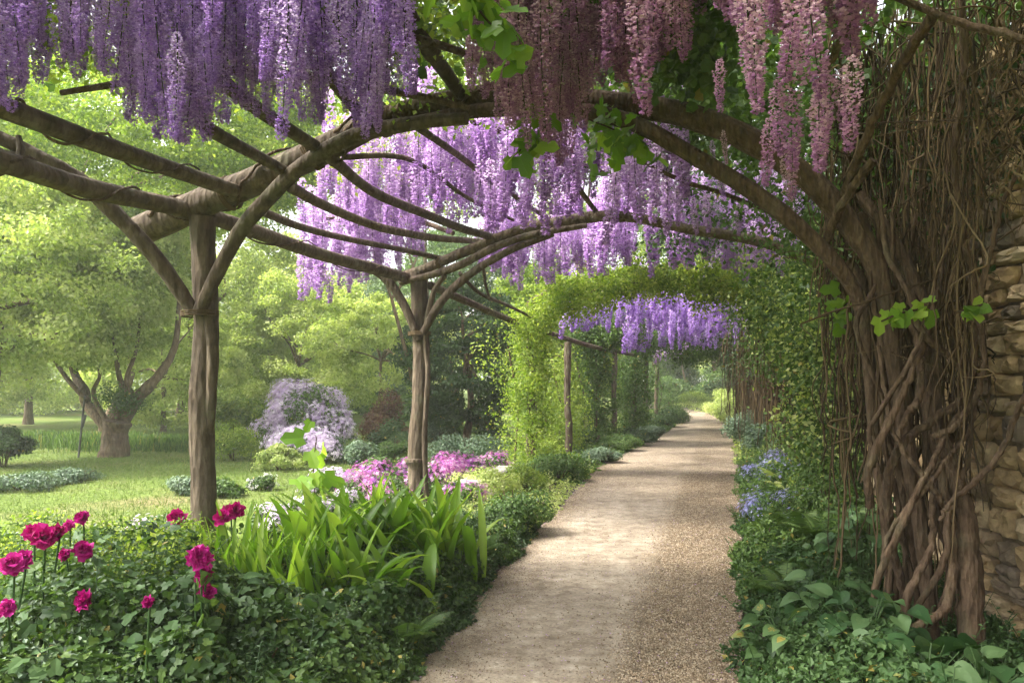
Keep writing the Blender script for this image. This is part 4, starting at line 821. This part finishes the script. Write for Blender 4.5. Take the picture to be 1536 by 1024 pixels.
for x, y, rx, h, lab in ((60, 668, 2.2, .5, 'tall grass strip left of the gnarled tree'), (235, 672, 1.6, .45, 'tall grass strip right of the gnarled tree')):
    o = thing('tall_grass', lab, 'grass', G(x, y), 'tall grass on the lawn'); g = G(x, y); n = 5000
    p = np.column_stack([g[0]+rng.uniform(-rx, rx, n), g[1]+rng.normal(0, .5, n), np.zeros(n)]); mb = MB()
    inst(mb, [(-.03, 0, 0), (.03, 0, 0), (.02, .8, .02), (-.0, 1, .1)], [(0, 1, 2, 3)], p, frame(nrm(rng.normal(0, .25, (n, 3))+[0, 0, 1]), nrm(rng.normal(size=(n, 3))*[1, 1, 0])), h*.7*rng.uniform(.4, 1.1, n), rng.uniform(0, 1, n))
    tag(mb.obj('blades', M['mid'], o), kind='stuff')
# hedge line at the far side of the lawn
for i, (x, y, rx, h, mt, lab) in enumerate(((-22, 40, 5, 1.6, 'pale', 'pale hedge mound at the far left of the lawn'), (-13.5, 42, 4, 1.9, 'bright', 'hedge mound behind the gnarled tree'), (-7.5, 36, 3, 1.8, 'pale', 'pale mound right of the first post'), (-4.8, 33, 2.4, 1.9, 'mid', 'soft mound behind the lilac shrub'), (-8.8, 26, 1.6, 1.3, 'bright', 'sunny bush behind the bright green one'))):
    bush('shrub', lab, (x, y), (rx, 1.5, h), mt, 9000, .13, nl=24, group='far shrubs round the lawn')
for x, y, rx, h, lab in ((9.6, 48.5, 1.8, 2.2, 'leafy bush closing the view right behind the far bend'), (12.4, 47.5, 1.6, 2.6, 'leafy bush right of the far bend'), (7.2, 46, 1.3, 2.0, 'leafy bush left of the far bend'), (-2.6, 21.5, 1.4, 1.5, 'low bush under the dense dark tree'), (11.5, 58, 3.2, 5.5, 'tall pale bush closing the view beyond the far bend'), (17, 60, 4, 6, 'tall bush right of the leaning trunks'), (6.5, 57, 3, 6, 'tall bush left of the leaning trunks')):
    bush('shrub', lab, (x, y), (rx, 2, h), 'mid', 12000, .16, nl=26, group='far shrubs round the lawn')
# bushes along the left side of the path
for x, y, rx, h, mt, lf, lab in ((765, 800, .52, .50, 'mid', .035, 'broad green mound nearest on the path edge past the strap leaves'), (725, 745, .5, .45, 'pale', .035, 'light green mound beside the pale stone kerb'), (835, 722, .48, .46, 'mid', .035, 'dark green mound at the foot of the leafy arch post'), (785, 735, .35, .45, 'bright', .03, 'bright mound left of the leafy arch post'),
                                 (902, 694, .40, .32, 'blue', .035, 'silvery mound third along the path edge'), (928, 676, .45, .40, 'mid', .04, 'green mound behind the silvery one'), (975, 662, .5, .42, 'blue', .045, 'pale grey green mound by the slim posts'), (950, 668, .45, .45, 'dark', .045, 'dark mound under the slim posts'),
                                 (998, 641, .6, .6, 'dark', .05, 'dark rounded mound near the far bend'), (1006, 634, .7, .65, 'mid', .055, 'green rounded mound at the far bend')):
    g = px(x, y); rx *= 1.45; h *= 1.25; bush('mound_shrub', lab, (g[0]+.03, g[1]), (rx, rx*.9, h), mt, 6500, lf, nl=18, group='low mounds edging the path on the left')
for x, y, rx, h, mt, fl, lab in ((1132, 672, .95, 1.1, 'blue', None, 'grey green shrub at the shaded right path edge'), (1150, 690, .6, .85, 'blue', None, 'greyish shrub right of the path under the columns'), (1105, 635, .8, 1.0, 'pale', None, 'pale bush right of the far bend'), (1090, 622, 1.1, 1.3, 'pale', None, 'light green bush beyond the right far bend'),
                                 (1190, 700, .6, 1.0, 'mid', None, 'green shrub against the brown hanging stems'), (1175, 760, .55, .75, 'mid', 'b', 'blue flowered plant halfway along the right border'), (1160, 800, .38, .5, 'ivy', 'b', 'blue flowered plant nearest the path on the right'), (1235, 790, .5, .95, 'mid', None, 'tall green plant before the end of the stone wall'),
                                 (1165, 735, .45, .6, 'blue', 'b', 'pale plant with few blue flowers beyond the bluebells'), (1205, 815, .42, .62, 'mid', 'b', 'tall loose plant with many blue flowers below the trunk bundle'), (1135, 735, .35, .42, 'ivy', 'b', 'low blue flowers spilling onto the gravel'), (1255, 830, .4, .8, 'mid', None, 'bushy green plant against the wall end'), (1150, 850, .3, .40, 'mid', None, 'green edging plant on the right of the gravel'), (1235, 740, .55, 1.3, 'mid', None, 'upright leafy shrub between border and columns'), (1040, 611, 1.3, 1.1, 'bright', None, 'bright bush behind the end of the path'), (1010, 609, 1.2, .9, 'mid', None, 'small bush left of the path end')):
    g = px(x, y); rx *= 1.15; h *= 1.15; bush('border_shrub', lab, g, (rx, rx, h), mt, 7000, .035 if g[1] < 15 else .06, nl=20, group='shrubs along the right border', fl=('fl_blue', 900, .018, .9) if fl else None, sprout=8 if g[1] < 15 else 0)

# flower bed beyond the strap leaves
for x, y, rx, h, f, nf, lab in ((560, 752, .6, .55, 'fl_pink', 1000, 'pink and violet flower clump left of the second log post'), (660, 742, .65, .62, 'fl_pink', 1300, 'magenta flower clump right of the second log post'), (715, 728, .6, .55, 'fl_pink', 900, 'pink flowers thinning towards the leafy arch'), (620, 735, .5, .66, 'fl_pink', 1200, 'bright pink clump behind the second log post'),
                                (600, 760, .55, .5, 'fl_pink', 900, 'violet and pink flowers in front of the second log post'), (690, 765, .5, .48, 'fl_pink', 500, 'scattered pink flowers by the kerb'), (575, 735, .6, .62, 'fl_pink', 1200, 'deep magenta drift just left of the second post'), (675, 728, .7, .66, 'fl_pink', 1300, 'deep magenta drift behind the kerb'), (500, 745, .55, .5, 'fl_lilac', 700, 'lilac pink flowers left end of the flower bank'), (740, 715, .5, .55, 'fl_pink', 600, 'small pink clump at the right end of the flower bank'), (520, 775, .45, .42, 'fl_lilac', 350, 'lilac flower clump above the strap leaves'), (420, 800, .45, .40, 'fl_lilac', 450, 'pale lilac flowers beside the blade leaves'), (470, 785, .4, .38, 'fl_lilac', 350, 'small mauve flowers between leaf clumps'), (395, 735, .3, .3, 'fl_white', 120, 'tiny white flowers at the lawn edge'), (230, 815, .5, .34, 'fl_lilac', 300, 'sparse violet flowers behind the crimson roses')):
    bush('flower_clump', lab, px(x, y), (rx, rx*.7, h), 'mid', 3500, .035, fl=(f, nf, .026, .7), group='flower clumps in the left bed', cat='flowers')
# pale kerb stones
for i, (xa, ya, xb, yb) in enumerate(((700, 752, 730, 738), (732, 737, 762, 724))):
    a = G(xa, ya); b = G(xb, yb); o = thing('kerb_stone', ['pale stone kerb block in front of the pink flowers', 'pale stone kerb block nearer the leafy arch'][i], 'kerb', a, 'pale kerb stones')
    u = nrm(b-a); nn = np.array([-u[1], u[0], 0])*.16; z = np.array([0, 0, .27]); e = np.array([0, 0, -.02])
    ins = u*.03+nrm(nn)*.03
    V = [a-nn, b-nn, b+nn, a+nn, a-nn+z+e, b-nn+z+e, b+nn+z+e, a+nn+z+e, a-nn*.8+z+u*.03, b-nn*.8+z-u*.03, b+nn*.8+z-u*.03, a+nn*.8+z+u*.03]
    mb = MB(); mb.add(V, [(0, 1, 5, 4), (1, 2, 6, 5), (2, 3, 7, 6), (3, 0, 4, 7), (4, 5, 9, 8), (5, 6, 10, 9), (6, 7, 11, 10), (7, 4, 8, 11), (8, 9, 10, 11)], .6); mb.obj('block', M['palestone'], o)

# ---------------------------------------------------------------- strap-leaf plants
def strap_plant(name, label, c, n, L, wd, lean, mat='strap', spread=.16, up0=1.0):
    o = thing(name, label, 'plant', (c[0], c[1], 0), 'strap leaved plants in the left bed'); mb = MB(); K = 9
    for i in range(n):
        az = rng.uniform(0, 2*PI); h = np.array([math.cos(az), math.sin(az), 0]); b = np.array([c[0], c[1], 0])+np.array([rng.normal(0, spread), rng.normal(0, spread), 0]); l = L*rng.uniform(.55, 1.1); ln = lean*rng.uniform(.3, 1.3)
        t = np.linspace(0, 1, K); ang = PI/2*up0-ln*t**1.3*1.6; dx = np.cumsum(np.cos(ang))/K*l; dz = np.cumsum(np.sin(ang))/K*l
        P = b+np.outer(dx, h)+np.outer(dz, [0, 0, 1]); s = np.cross(h, [0, 0, 1]); s = nrm(s+h*rng.normal(0, .3)); ww = wd*rng.uniform(.7, 1.2)*np.sin(np.clip(t*.93+.09, 0, 1)*PI)**.65*(1-.1*t)
        nm = nrm(np.cross(s, nrm(np.gradient(P, axis=0)))); tw = np.sin(t*5+i)*.12
        S_ = s+nm*tw[:, None]
        V = np.stack([P-S_*ww[:, None]/2+nm*ww[:, None]*.2, P, P+S_*ww[:, None]/2+nm*ww[:, None]*.2], 1).reshape(-1, 3)
        Q = []
        for k in range(K-1): Q += [(k*3, k*3+1, k*3+4, k*3+3), (k*3+1, k*3+2, k*3+5, k*3+4)]
        mb.add(V, Q, np.clip(rng.uniform(.1, .95), 0, 1))
    mb.obj('leaves', M[mat], o, True); return o
strap_plant('iris_plant', 'upright blade leaved clump just right of the first log post', W(372, 568, 5.35), 80, .76, .045, .35)
strap_plant('iris_plant', 'blade leaved clump between first post and broad strap leaves', W(425, 568, 5.15), 75, .68, .042, .45)
strap_plant('lily_plant', 'tall broad strap leaves at the left of the big clump', W(510, 568, 6.0), 50, .86, .11, .6, spread=.14)
strap_plant('lily_plant', 'broad strap leaves in the middle below the second log post', W(590, 568, 6.2), 60, .86, .095, .72, spread=.16)
strap_plant('lily_plant', 'broad strap leaves arching over the path side mound', W(655, 568, 6.1), 52, .82, .085, .85, spread=.14)
strap_plant('lily_plant', 'low front strap leaves bending towards the dark ground cover', W(540, 568, 5.1), 54, .66, .09, .85, spread=.14)
strap_plant('lily_plant', 'bright young strap leaves at the centre of the left bed', W(478, 568, 5.1), 54, .68, .075, .5, spread=.12)
# young shrub with big yellow-green leaves
spray('young_shrub', 'young sapling with large yellow green leaves left of the second log post', [G(470, 790)+[0, 0, 0], W(472, 740, 8.4), W(470, 700, 8.4), W(475, 655, 8.4)], 'strap', 26, .20, 'sapling', r=.13)

# ---------------------------------------------------------------- crimson roses
def bloom(mb, c, r, face):
    face = nrm(face); tb_ = rng.uniform(-.3, .3)
    for ring, (k, tilt, rr) in enumerate(((9, 1.45, 1.0), (9, 1.1, 1.0), (8, .75, .95), (7, .4, .8), (4, .15, .6))):
        for i in range(k):
            a = 2*PI*i/k+ring*.4+rng.normal(0, .12); u = nrm(np.cross(face, [.3, .2, .9])); v = np.cross(face, u); h = u*math.cos(a)+v*math.sin(a); s = np.cross(face, h)
            d = nrm(h*math.sin(tilt)+face*math.cos(tilt)); R = r*rr*rng.uniform(.85, 1.1); w2 = R*.55
            p0 = c; p1 = c+d*R*.55+s*w2+face*R*.08; p2 = c+d*R*1.0+s*w2*.6+rng.normal(0, R*.16, 3); p3 = c+d*R*1.08-h*R*.05+rng.normal(0, R*.16, 3); p4 = c+d*R*1.0-s*w2*.6+rng.normal(0, R*.16, 3); p5 = c+d*R*.55-s*w2+face*R*.08; pm = c+d*R*.6-face*R*.10
            t = np.clip(rng.uniform(.1, .9)+tb_, 0, 1)
            mb.add([p0, p1, p2, p3, p4, p5, pm], [(0, 1, 2, 6), (6, 2, 3, 4), (0, 6, 4, 5)], t)
RO = [  # stem foot x, d, blooms (x, y, radius px)
 (60, 3.9, [(66, 806, 22), (50, 800, 14), (88, 800, 15)], 'rose', 'tall crimson rose with the largest bloom at the left'),
 (112, 4.3, [(124, 777, 11), (104, 788, 9)], 'rosepink', 'small pink red roses just above the largest bloom'),
 (118, 4.0, [(124, 826, 17), (98, 832, 11)], 'rosepink', 'magenta rose pair right of the tall crimson rose'),
 (18, 3.6, [(20, 848, 20), (38, 838, 14)], 'rosepink', 'magenta rose at the left edge of the bed'),
 (8, 3.4, [(10, 912, 15)], 'rosepink', 'single magenta rose low in the left corner'),
 (128, 3.6, [(128, 901, 16)], 'rosepink', 'low magenta rose above the dark leaves'),
 (222, 3.3, [(223, 903, 10)], 'rosepink', 'tiny half hidden rose bud between broad leaves'),
 (264, 5.3, [(265, 777, 17)], 'rose', 'crimson rose just left of the first log post'),
 (346, 5.4, [(334, 776, 13), (353, 765, 13), (346, 772, 10)], 'rose', 'crimson rose pair just right of the first log post'),
 (302, 3.7, [(300, 835, 19), (308, 862, 17), (310, 888, 15), (292, 838, 12)], 'rosepink', 'stacked magenta roses in front of the first log post'),
]
for x, d, bl, mt, lab in RO:
    foot = W(x, HY, d); foot[2] = 0; o = thing('rose', lab, 'rose', foot, 'roses in the left bed')
    mb = MB(); lf = MB()
    for i, (bx, by, br) in enumerate(bl):
        c = W(bx, by, d+.03*i); fl = MB(); bloom(fl, c, br*d/F*rng.uniform(.78, .98), np.array([rng.normal(0, .3), -.75, .6])); fl.obj('bloom', M[mt], o)
        tube(mb, [foot+rng.normal(0, .01, 3)*[1, 1, 0], foot*.5+c*.5+rng.normal(0, .015, 3), c-[0, -.01, .02]], [.007, .006, .005], 6, 5, tint=.4)
        n = 9; t = rng.uniform(.2, .85, n)[:, None]; p = foot*(1-t)+c*t+rng.normal(0, .03, (n, 3)); scatter(lf, BROAD, p, .06, rdir(n), .2)
    mb.obj('stem', M['ivy'], o, True); lf.obj('foliage', M['mid'], o)

# ---------------------------------------------------------------- ground cover
wv1, wv2, wv3 = waves(3, 3.2), waves(5, 9.0), waves(8, 1.2)
def hleft(x, y):
    e = left_edge(y)-x
    h = .29+.30*wv1(x, y)+.17*wv2(x, y)+.12*wv3(x, y)+.24*np.clip((-.34-x/y)/.06, 0, 1)*np.clip((y-2.9)/.8, 0, 1)*np.clip((8.3-y)/2, 0, 1)
    return np.clip(h*np.clip(e/.35+.15, .05, 1)*np.interp(y, [2.5, 9, 12], [1.0, .85, .6]), .02, 1)
def region(n, y0, y1, f0, f1, side):
    y = y0+(y1-y0)*rng.uniform(0, 1, n)**1.25; ed = left_edge(y) if side < 0 else right_edge(y); u = rng.uniform(0, 1, n)
    o = f0+(f1-f0)*u-(.35 if side < 0 else .5)*(.0+.10*np.sin(y*2.9+side)+.08*np.sin(y*6.7+side*2)+.05*np.sin(y*15))*(1-u)**3; x = ed+side*o; P = np.column_stack([x, y])
    if side < 0: P = P[~((x/y < -.20) & (y > 6.2+.3*np.sin(x*2.3)+.25*np.sin(x*5.1)-.0*x))]
    return P
ps = region(60000, 2.6, 8.5, -.04, 1.3, -1); carpet('ground_cover', 'dark fine leaved ground cover along the left path edge', ps, 'dark', .036, 'ground cover', hfun=hleft, shoots=260)
ps = region(60000, 2.6, 9.0, .9, 4.2, -1); carpet('ground_cover', 'fresh green leafy ground cover filling the left bed', ps, 'mid', .036, 'ground cover', hfun=lambda x, y: hleft(x, y)*1.05, shoots=420)
ps = region(9000, 8.0, 14, .0, 1.6, -1); carpet('ground_cover', 'light green creeping plants behind the path mounds', ps, 'pale', .04, 'ground cover', hfun=lambda x, y: hleft(x, y)*.45, shoots=150)
ps = region(15000, 12, 40, -.02, 1.6, -1); carpet('ground_cover', 'low planting under the far left posts', ps, 'mid', .07, 'ground cover', hfun=lambda x, y: hleft(x, y)*.5)
ps = region(4500, 2.7, 5.0, .2, 3.6, -1); carpet('ground_cover', 'greyish small leaves mixed into the front of the left bed', region(7000, 2.6, 5.6, .3, 3.8, -1), 'blue', .030, 'ground cover', hfun=lambda x, y: hleft(x, y)*1.1, shoots=120)
ps = region(4500, 2.7, 5.0, .2, 3.6, -1); carpet('ground_cover', 'larger dark lobed leaves at the front of the left bed', ps, 'ivy', .062, 'ground cover', T=LOBED, hfun=lambda x, y: hleft(x, y)*1.12, bias=.55)
ps = region(22000, 4.4, 8.6, 1.2, 4.4, -1); carpet('ground_cover', 'sunny yellow green filler plants in the left bed', ps, 'bright', .032, 'ground cover', hfun=lambda x, y: hleft(x, y)*1.14, shoots=300)
ps = region(9000, 2.7, 6.0, -.02, 1.2, -1); carpet('ground_cover', 'small lobed leaves spilling along the near path edge', ps, 'mid', .042, 'ground cover', T=LOBED, hfun=lambda x, y: hleft(x, y)*1.08, bias=.5)
wr1, wr2 = waves(21, 2.6), waves(22, 8.0)
def hright(x, y):
    e = x-right_edge(y); return np.clip((.20+.12*np.minimum(e, .7)-.18*np.clip((e-.75)/.3, 0, 1)*np.clip((6.2-y)/1, 0, 1)+.12*wr1(x, y)+.07*wr2(x, y))*np.clip(e/.25+.12, .05, 1), .02, 1.0)
ps = region(42000, 2.4, 9.0, -.03, 1.7, 1); carpet('ground_cover', 'mixed green ground cover between gravel and stone wall', ps, 'ivy', .04, 'ground cover', hfun=hright, shoots=300)
ps = region(20000, 6.5, 16.0, -.03, 2.0, 1); carpet('ground_cover', 'feathery green planting along the right border', ps, 'mid', .04, 'ground cover', hfun=lambda x, y: hright(x, y)*1.2, shoots=420)
ps = region(14000, 15, 45, -.02, 2.6, 1); carpet('ground_cover', 'pale low planting right of the far path', ps, 'pale', .09, 'ground cover', hfun=lambda x, y: hright(x, y)*1.1)
# broad leaved plants
def broad_plant(label, c, n, L, mat='broad', h=.3, sp=.2, grp='broad leaved plants in the borders'):
    o = thing('broad_leaf_plant', label, 'plant', (c[0], c[1], 0), grp); lf = MB(); st = MB()
    b = np.array([c[0], c[1], 0.])
    for i in range(n):
        az = rng.uniform(0, 2*PI); q = rng.uniform(.1, 1)**.6*sp; e = b+np.array([math.cos(az)*q, math.sin(az)*q, h*rng.uniform(.6, 1.15)*(1-.25*q/sp)])
        tube(st, [b+np.array([math.cos(az), math.sin(az), 0])*.03, (b+e)/2+[0, 0, h*.12], e], [.004, .004, .003], 4, 3, tint=.6, cap=False)
        fw = nrm(np.array([math.cos(az), math.sin(az), rng.uniform(-.5, .1)])+rng.normal(0, .25, 3)); nz = nrm(np.array([math.cos(az)*.3, math.sin(az)*.3-.15, 1])+rng.normal(0, .25, 3)); l = L*rng.uniform(.6, 1.15)
        # heart-shaped cupped leaf
        R = frame(fw[None], nz[None]); th = np.linspace(0, 2*PI, 14, endpoint=False); rr = .5*(1+.18*np.cos(th))*(1-.42*np.exp(-((th-PI)/.5)**2)); 
        rr = np.where(np.abs(th) < .25, .80, rr); wdt = rng.uniform(.72, .95); X = np.sin(th)*rr*wdt; Y = .42+np.cos(th)*rr; cup = rng.uniform(.15, .5); drp = rng.uniform(.15, .6)
        wv_ = rng.normal(0, .02, 14); V = [(0, .42, 0)]+[(X[k]*.5, .42+(Y[k]-.42)*.5, abs(X[k])*.5*cup-.2*drp*max(0, (Y[k]-.42)*.5)**1.5+.3*wv_[k]) for k in range(14)]+[(X[k], Y[k], abs(X[k])*cup-drp*max(0, Y[k]-.42)**1.5+wv_[k]) for k in range(14)]
        V = (np.array(V)*l)@R[0].T+e; t_ = rng.uniform(0, 1)
        lf.add(V, [(0, 1+k, 1+(k+1) % 14) for k in range(14)], np.clip(t_+.12+.12*(np.arange(14) % 2), 0, 1)); lf.add(V, [(1+k, 15+k, 15+(k+1) % 14, 1+(k+1) % 14) for k in range(14)], t_)
    st.obj('stem', M['ivy'], o); lf.obj('leaves', M[mat], o, True)
BP = [((1235, 960), 22, .13, .34, .28, 'broad', 'broad leaved plant at the foot of the path side ivy, bottom right'), ((1300, 1000), 24, .15, .34, .28, 'broad', 'big dark leaves left of the trunk roots'), ((1390, 1060), 20, .17, .26, .3, 'broad', 'large glossy leaves in the bottom right corner by the roots'),
      ((1480, 1075), 18, .18, .25, .3, 'broad', 'large glossy leaves against the foot of the stone wall'), ((1300, 900), 22, .12, .55, .26, 'broad', 'shaded broad leaves in front of the trunk bundle'), ((1180, 1010), 20, .10, .26, .26, 'ivy', 'broad leaves spilling onto the gravel near the bottom'),
      ((1250, 870), 20, .10, .38, .26, 'ivy', 'leafy plant below the blue flowers'), ((1320, 860), 16, .10, .5, .25, 'broad', 'tall dark leaves hiding the wall foot'), ((1210, 910), 20, .09, .3, .26, 'ivy', 'mid height leaves along the gravel edge'),
      ((170, 1090), 16, .12, .38, .25, 'ivy', 'broad leaves low in the bottom left corner'), ((225, 1010), 14, .11, .42, .25, 'ivy', 'grey green broad leaves under the stacked roses'), ((320, 1010), 12, .10, .44, .25, 'ivy', 'broad leaves below the blade leaf clumps'), ((60, 1080), 14, .11, .36, .25, 'mid', 'leaf clump beneath the corner rose'), ((420, 1000), 14, .08, .38, .22, 'ivy', 'small heart leaves in front of the strap leaves')]
for (p, n, L, h, sp, mt, lab) in BP:
    h *= 1.2; n = int(n*1.5)
    broad_plant(lab, px(*p), n, L, mt, h, sp)
# extra small leaf clumps that break up the carpet
CP = [(520, 1000, .3, .42, 'dark', 'dark mound at the front of the left bed'), (610, 960, .28, .36, 'dark', 'dark mound touching the path at the front'), (690, 880, .3, .4, 'dark', 'dark mound by the path below the strap leaves'), (450, 940, .3, .46, 'ivy', 'dark mound under the young strap leaves'), (380, 1060, .35, .45, 'ivy', 'leafy mound at the bottom edge of the left bed'),
      (570, 880, .3, .42, 'dark', 'shaded mound right under the strap leaves'), (160, 930, .35, .5, 'mid', 'fresh mound behind the low magenta rose'), (235, 880, .35, .5, 'mid', 'fresh mound left of the stacked roses'), (60, 900, .35, .5, 'mid', 'fresh mound behind the edge roses'), (745, 835, .3, .36, 'mid', 'green mound on the path edge before the broad one'), (1150, 900, .25, .34, 'mid', 'small mound on the right gravel edge'), (1170, 850, .3, .45, 'mid', 'mound below the nearest blue flowers'), (400, 850, .3, .45, 'mid', 'mound at the base of the blade leaves')]
for x, y, r_, h, mt, lab in CP:
    bush('leafy_mound', lab, px(x, y), (r_, r_, h), mt, 5200, .03, nl=16, group='leafy mounds in the near beds', cat='plant', sprout=5)

def fern(label, c, n, L, mat='mid'):
    o = thing('fern', label, 'fern', (c[0], c[1], 0), 'ferny plants in the borders'); mb = MB(); st = MB(); b = np.array([c[0], c[1], .03])
    for i in range(n):
        az = 2*PI*i/n+rng.normal(0, .3); h = np.array([math.cos(az), math.sin(az), 0]); l = L*rng.uniform(.7, 1.1); t = np.linspace(0, 1, 9); ang = 1.35-1.5*t*rng.uniform(.7, 1.1)
        P = b+np.outer(np.cumsum(np.cos(ang))/9*l, h)+np.outer(np.cumsum(np.sin(ang))/9*l, [0, 0, 1]); tube(st, P, np.linspace(.004, .001, 9), 4, 1, tint=.6, cap=False)
        k = 24; tt = np.linspace(.15, 1, k); Q = np.column_stack([np.interp(tt, t, P[:, j]) for j in range(3)]); T_ = nrm(np.gradient(Q, axis=0)); sd = nrm(np.cross(T_, [0, 0, 1])); up_ = np.cross(sd, T_)
        w_ = l*.26*np.sin(np.clip(tt*1.05, 0, 1)*PI*.93)**.7*rng.uniform(.85, 1.1, k)
        for sg in (-1, 1): inst(mb, [(0, 0, 0), (-.07, .4, .02), (0, 1, -.12), (.07, .4, .02)], [(0, 1, 2, 3)], Q, frame(nrm(sd*sg+T_*.45-up_*.15), up_), w_, np.clip(rng.uniform(.3, .8)+rng.normal(0, .1, k), 0, 1))
    st.obj('stem', M['ivy'], o); mb.obj('fronds', M[mat], o)
for x, y, n, L, mt, lab in ((500, 960, 12, .42, 'dark', 'dark fern low under the strap leaves near the path'), (610, 990, 10, .36, 'mid', 'small fern touching the path at the front'), (350, 960, 12, .5, 'mid', 'fern in front of the blade leaves'), (110, 1010, 12, .5, 'mid', 'fern among the roses at the left'), (720, 850, 10, .36, 'mid', 'fern at the path edge below the arching strap leaves'), (1190, 930, 12, .5, 'mid', 'fern between gravel and broad leaves on the right'), (1150, 830, 11, .42, 'mid', 'fern below the blue flowers on the gravel edge'), (1230, 850, 14, .75, 'mid', 'tall fern before the trunk bundle'), (1270, 780, 14, .9, 'mid', 'tall fern at the end of the stone wall'), (1200, 770, 12, .7, 'pale', 'light fern behind the blue flowers')):
    fern(lab, px(x, y), n, L, mt)
# ---------------------------------------------------------------- gravel, litter, lawn grass
OCT = ([(1, 0, 0), (0, 1, 0), (-1, 0, 0), (0, -1, 0), (0, 0, .6), (0, 0, -.6)], [(0, 1, 4), (1, 2, 4), (2, 3, 4), (3, 0, 4), (1, 0, 5), (2, 1, 5), (3, 2, 5), (0, 3, 5)])
def pebbles(name, label, P, s, mat, cat):
    n = len(P); mb = MB(); inst(mb, OCT[0], OCT[1], P, frame(rdir(n), rdir(n)), s[:, None]*rng.uniform(.5, 1.2, (n, 3)), rng.uniform(0, 1, n)); return tag(mb.obj(name, M[mat]), label, cat, kind='stuff')
n = 70000; y = 3.4+10*rng.uniform(0, 1, n)**1.5; x0 = .255*y-.50+rng.normal(0, .12, n); x1 = right_edge(y); x = x0+(x1-x0)*rng.uniform(0, 1, n)
pebbles('gravel', 'loose tan gravel on the right half of the path', np.column_stack([x, y, np.full(n, .010)]), rng.uniform(.003, .0085, n), 'pebble', 'gravel')
n = 16000; y = 3.4+12*rng.uniform(0, 1, n)**1.4; x = left_edge(y)+np.abs(rng.normal(0, .22, n)); pebbles('scattered_gravel', 'scattered grit along the left path edge', np.column_stack([x, y, np.full(n, .009)]), rng.uniform(.002, .006, n), 'pebble', 'gravel')
n = 4200; y = 3.4+9*rng.uniform(0, 1, n)**1.4; x = left_edge(y)+(right_edge(y)-left_edge(y))*rng.uniform(0, 1, n); pebbles('scattered_gravel', 'odd pebbles strewn over the smooth dirt strip of the path', np.column_stack([x, y, np.full(n, .010)]), rng.uniform(.003, .010, n)*rng.uniform(.5, 1, n), 'pebble', 'gravel')
n = 2600; y = 3.3+14*rng.uniform(0, 1, n)**1.3; u_ = rng.uniform(0, 1, n); x = left_edge(y)+(right_edge(y)-left_edge(y))*np.where(rng.random(n) < .6, u_**3, 1-u_**3)
mb = MB(); scatter(mb, LEAF, np.column_stack([x, y, np.full(n, .018)]), .012, np.repeat([[0, 0, 1.]], n, 0), .85); tag(mb.obj('fallen_blossom', M['wlilac']), 'tiny faded wisteria petals drifted along the path edges', 'litter', kind='stuff')
n = 3200; y = 3.4+16*rng.uniform(0, 1, n)**1.4; x = left_edge(y)+(right_edge(y)-left_edge(y))*rng.uniform(0, 1, n)
mb = MB(); scatter(mb, LEAF, np.column_stack([x, y, np.full(n, .016)]), .014, np.repeat([[0, 0, 1.]], n, 0), .85); tag(mb.obj('fallen_petals', M['pebblelit'] if 'pebblelit' in M else M['twig']), 'small dry petals and bits of leaf strewn on the path', 'litter', kind='stuff')
n = 90000; x = rng.uniform(-14, -1, n); y = 9.0+20*rng.uniform(0, 1, n)**1.3; ok = (x < left_edge(y)-1.5); x, y = x[ok], y[ok]; n = len(x)
ld = wv3(x*.8, y*.8)
mb = MB(); inst(mb, [(-.06, 0, 0), (.06, 0, 0), (.05, .7, .05), (0, 1, .12)], [(0, 1, 2, 3)], np.column_stack([x, y, np.zeros(n)]), frame(nrm(rng.normal(0, .4, (n, 3))+[0, 0, .8]), nrm(rng.normal(size=(n, 3))*[1, 1, .3])), rng.uniform(.03, .075, n), np.clip(.5+ld*.7+rng.normal(0, .2, n), 0, 1))
M['lawn'] = leafmat('lawn_blade', [(.07, .12, .02), (.13, .19, .04), (.22, .22, .09)], .3)
o = mb.obj('lawn_grass', M['lawn']); tag(o, 'short mown grass of the lawn', 'grass', kind='stuff')

# ---------------------------------------------------------------- haze
HAZE = 0.0021
if HAZE:
    mb = MB(); x0, x1, y0, y1, z0, z1 = -405, 405, -62, 505, -1, 16
    V = [(x, y, z) for z in (z0, z1) for x, y in ((x0, y0), (x1, y0), (x1, y1), (x0, y1))]
    mb.add(V, [(3, 2, 1, 0), (4, 5, 6, 7), (0, 1, 5, 4), (1, 2, 6, 5), (2, 3, 7, 6), (3, 0, 4, 7)])
    hm, n_, N, L = newmat('haze'); pv = N.new('ShaderNodeVolumePrincipled'); pv.inputs['Color'].default_value = (.95, .97, .93, 1); pv.inputs['Density'].default_value = HAZE; pv.inputs['Anisotropy'].default_value = .3
    ou = N.new('ShaderNodeOutputMaterial'); L.new(pv.outputs[0], ou.inputs['Volume'])
    tag(mb.obj('haze', hm), kind='stuff')
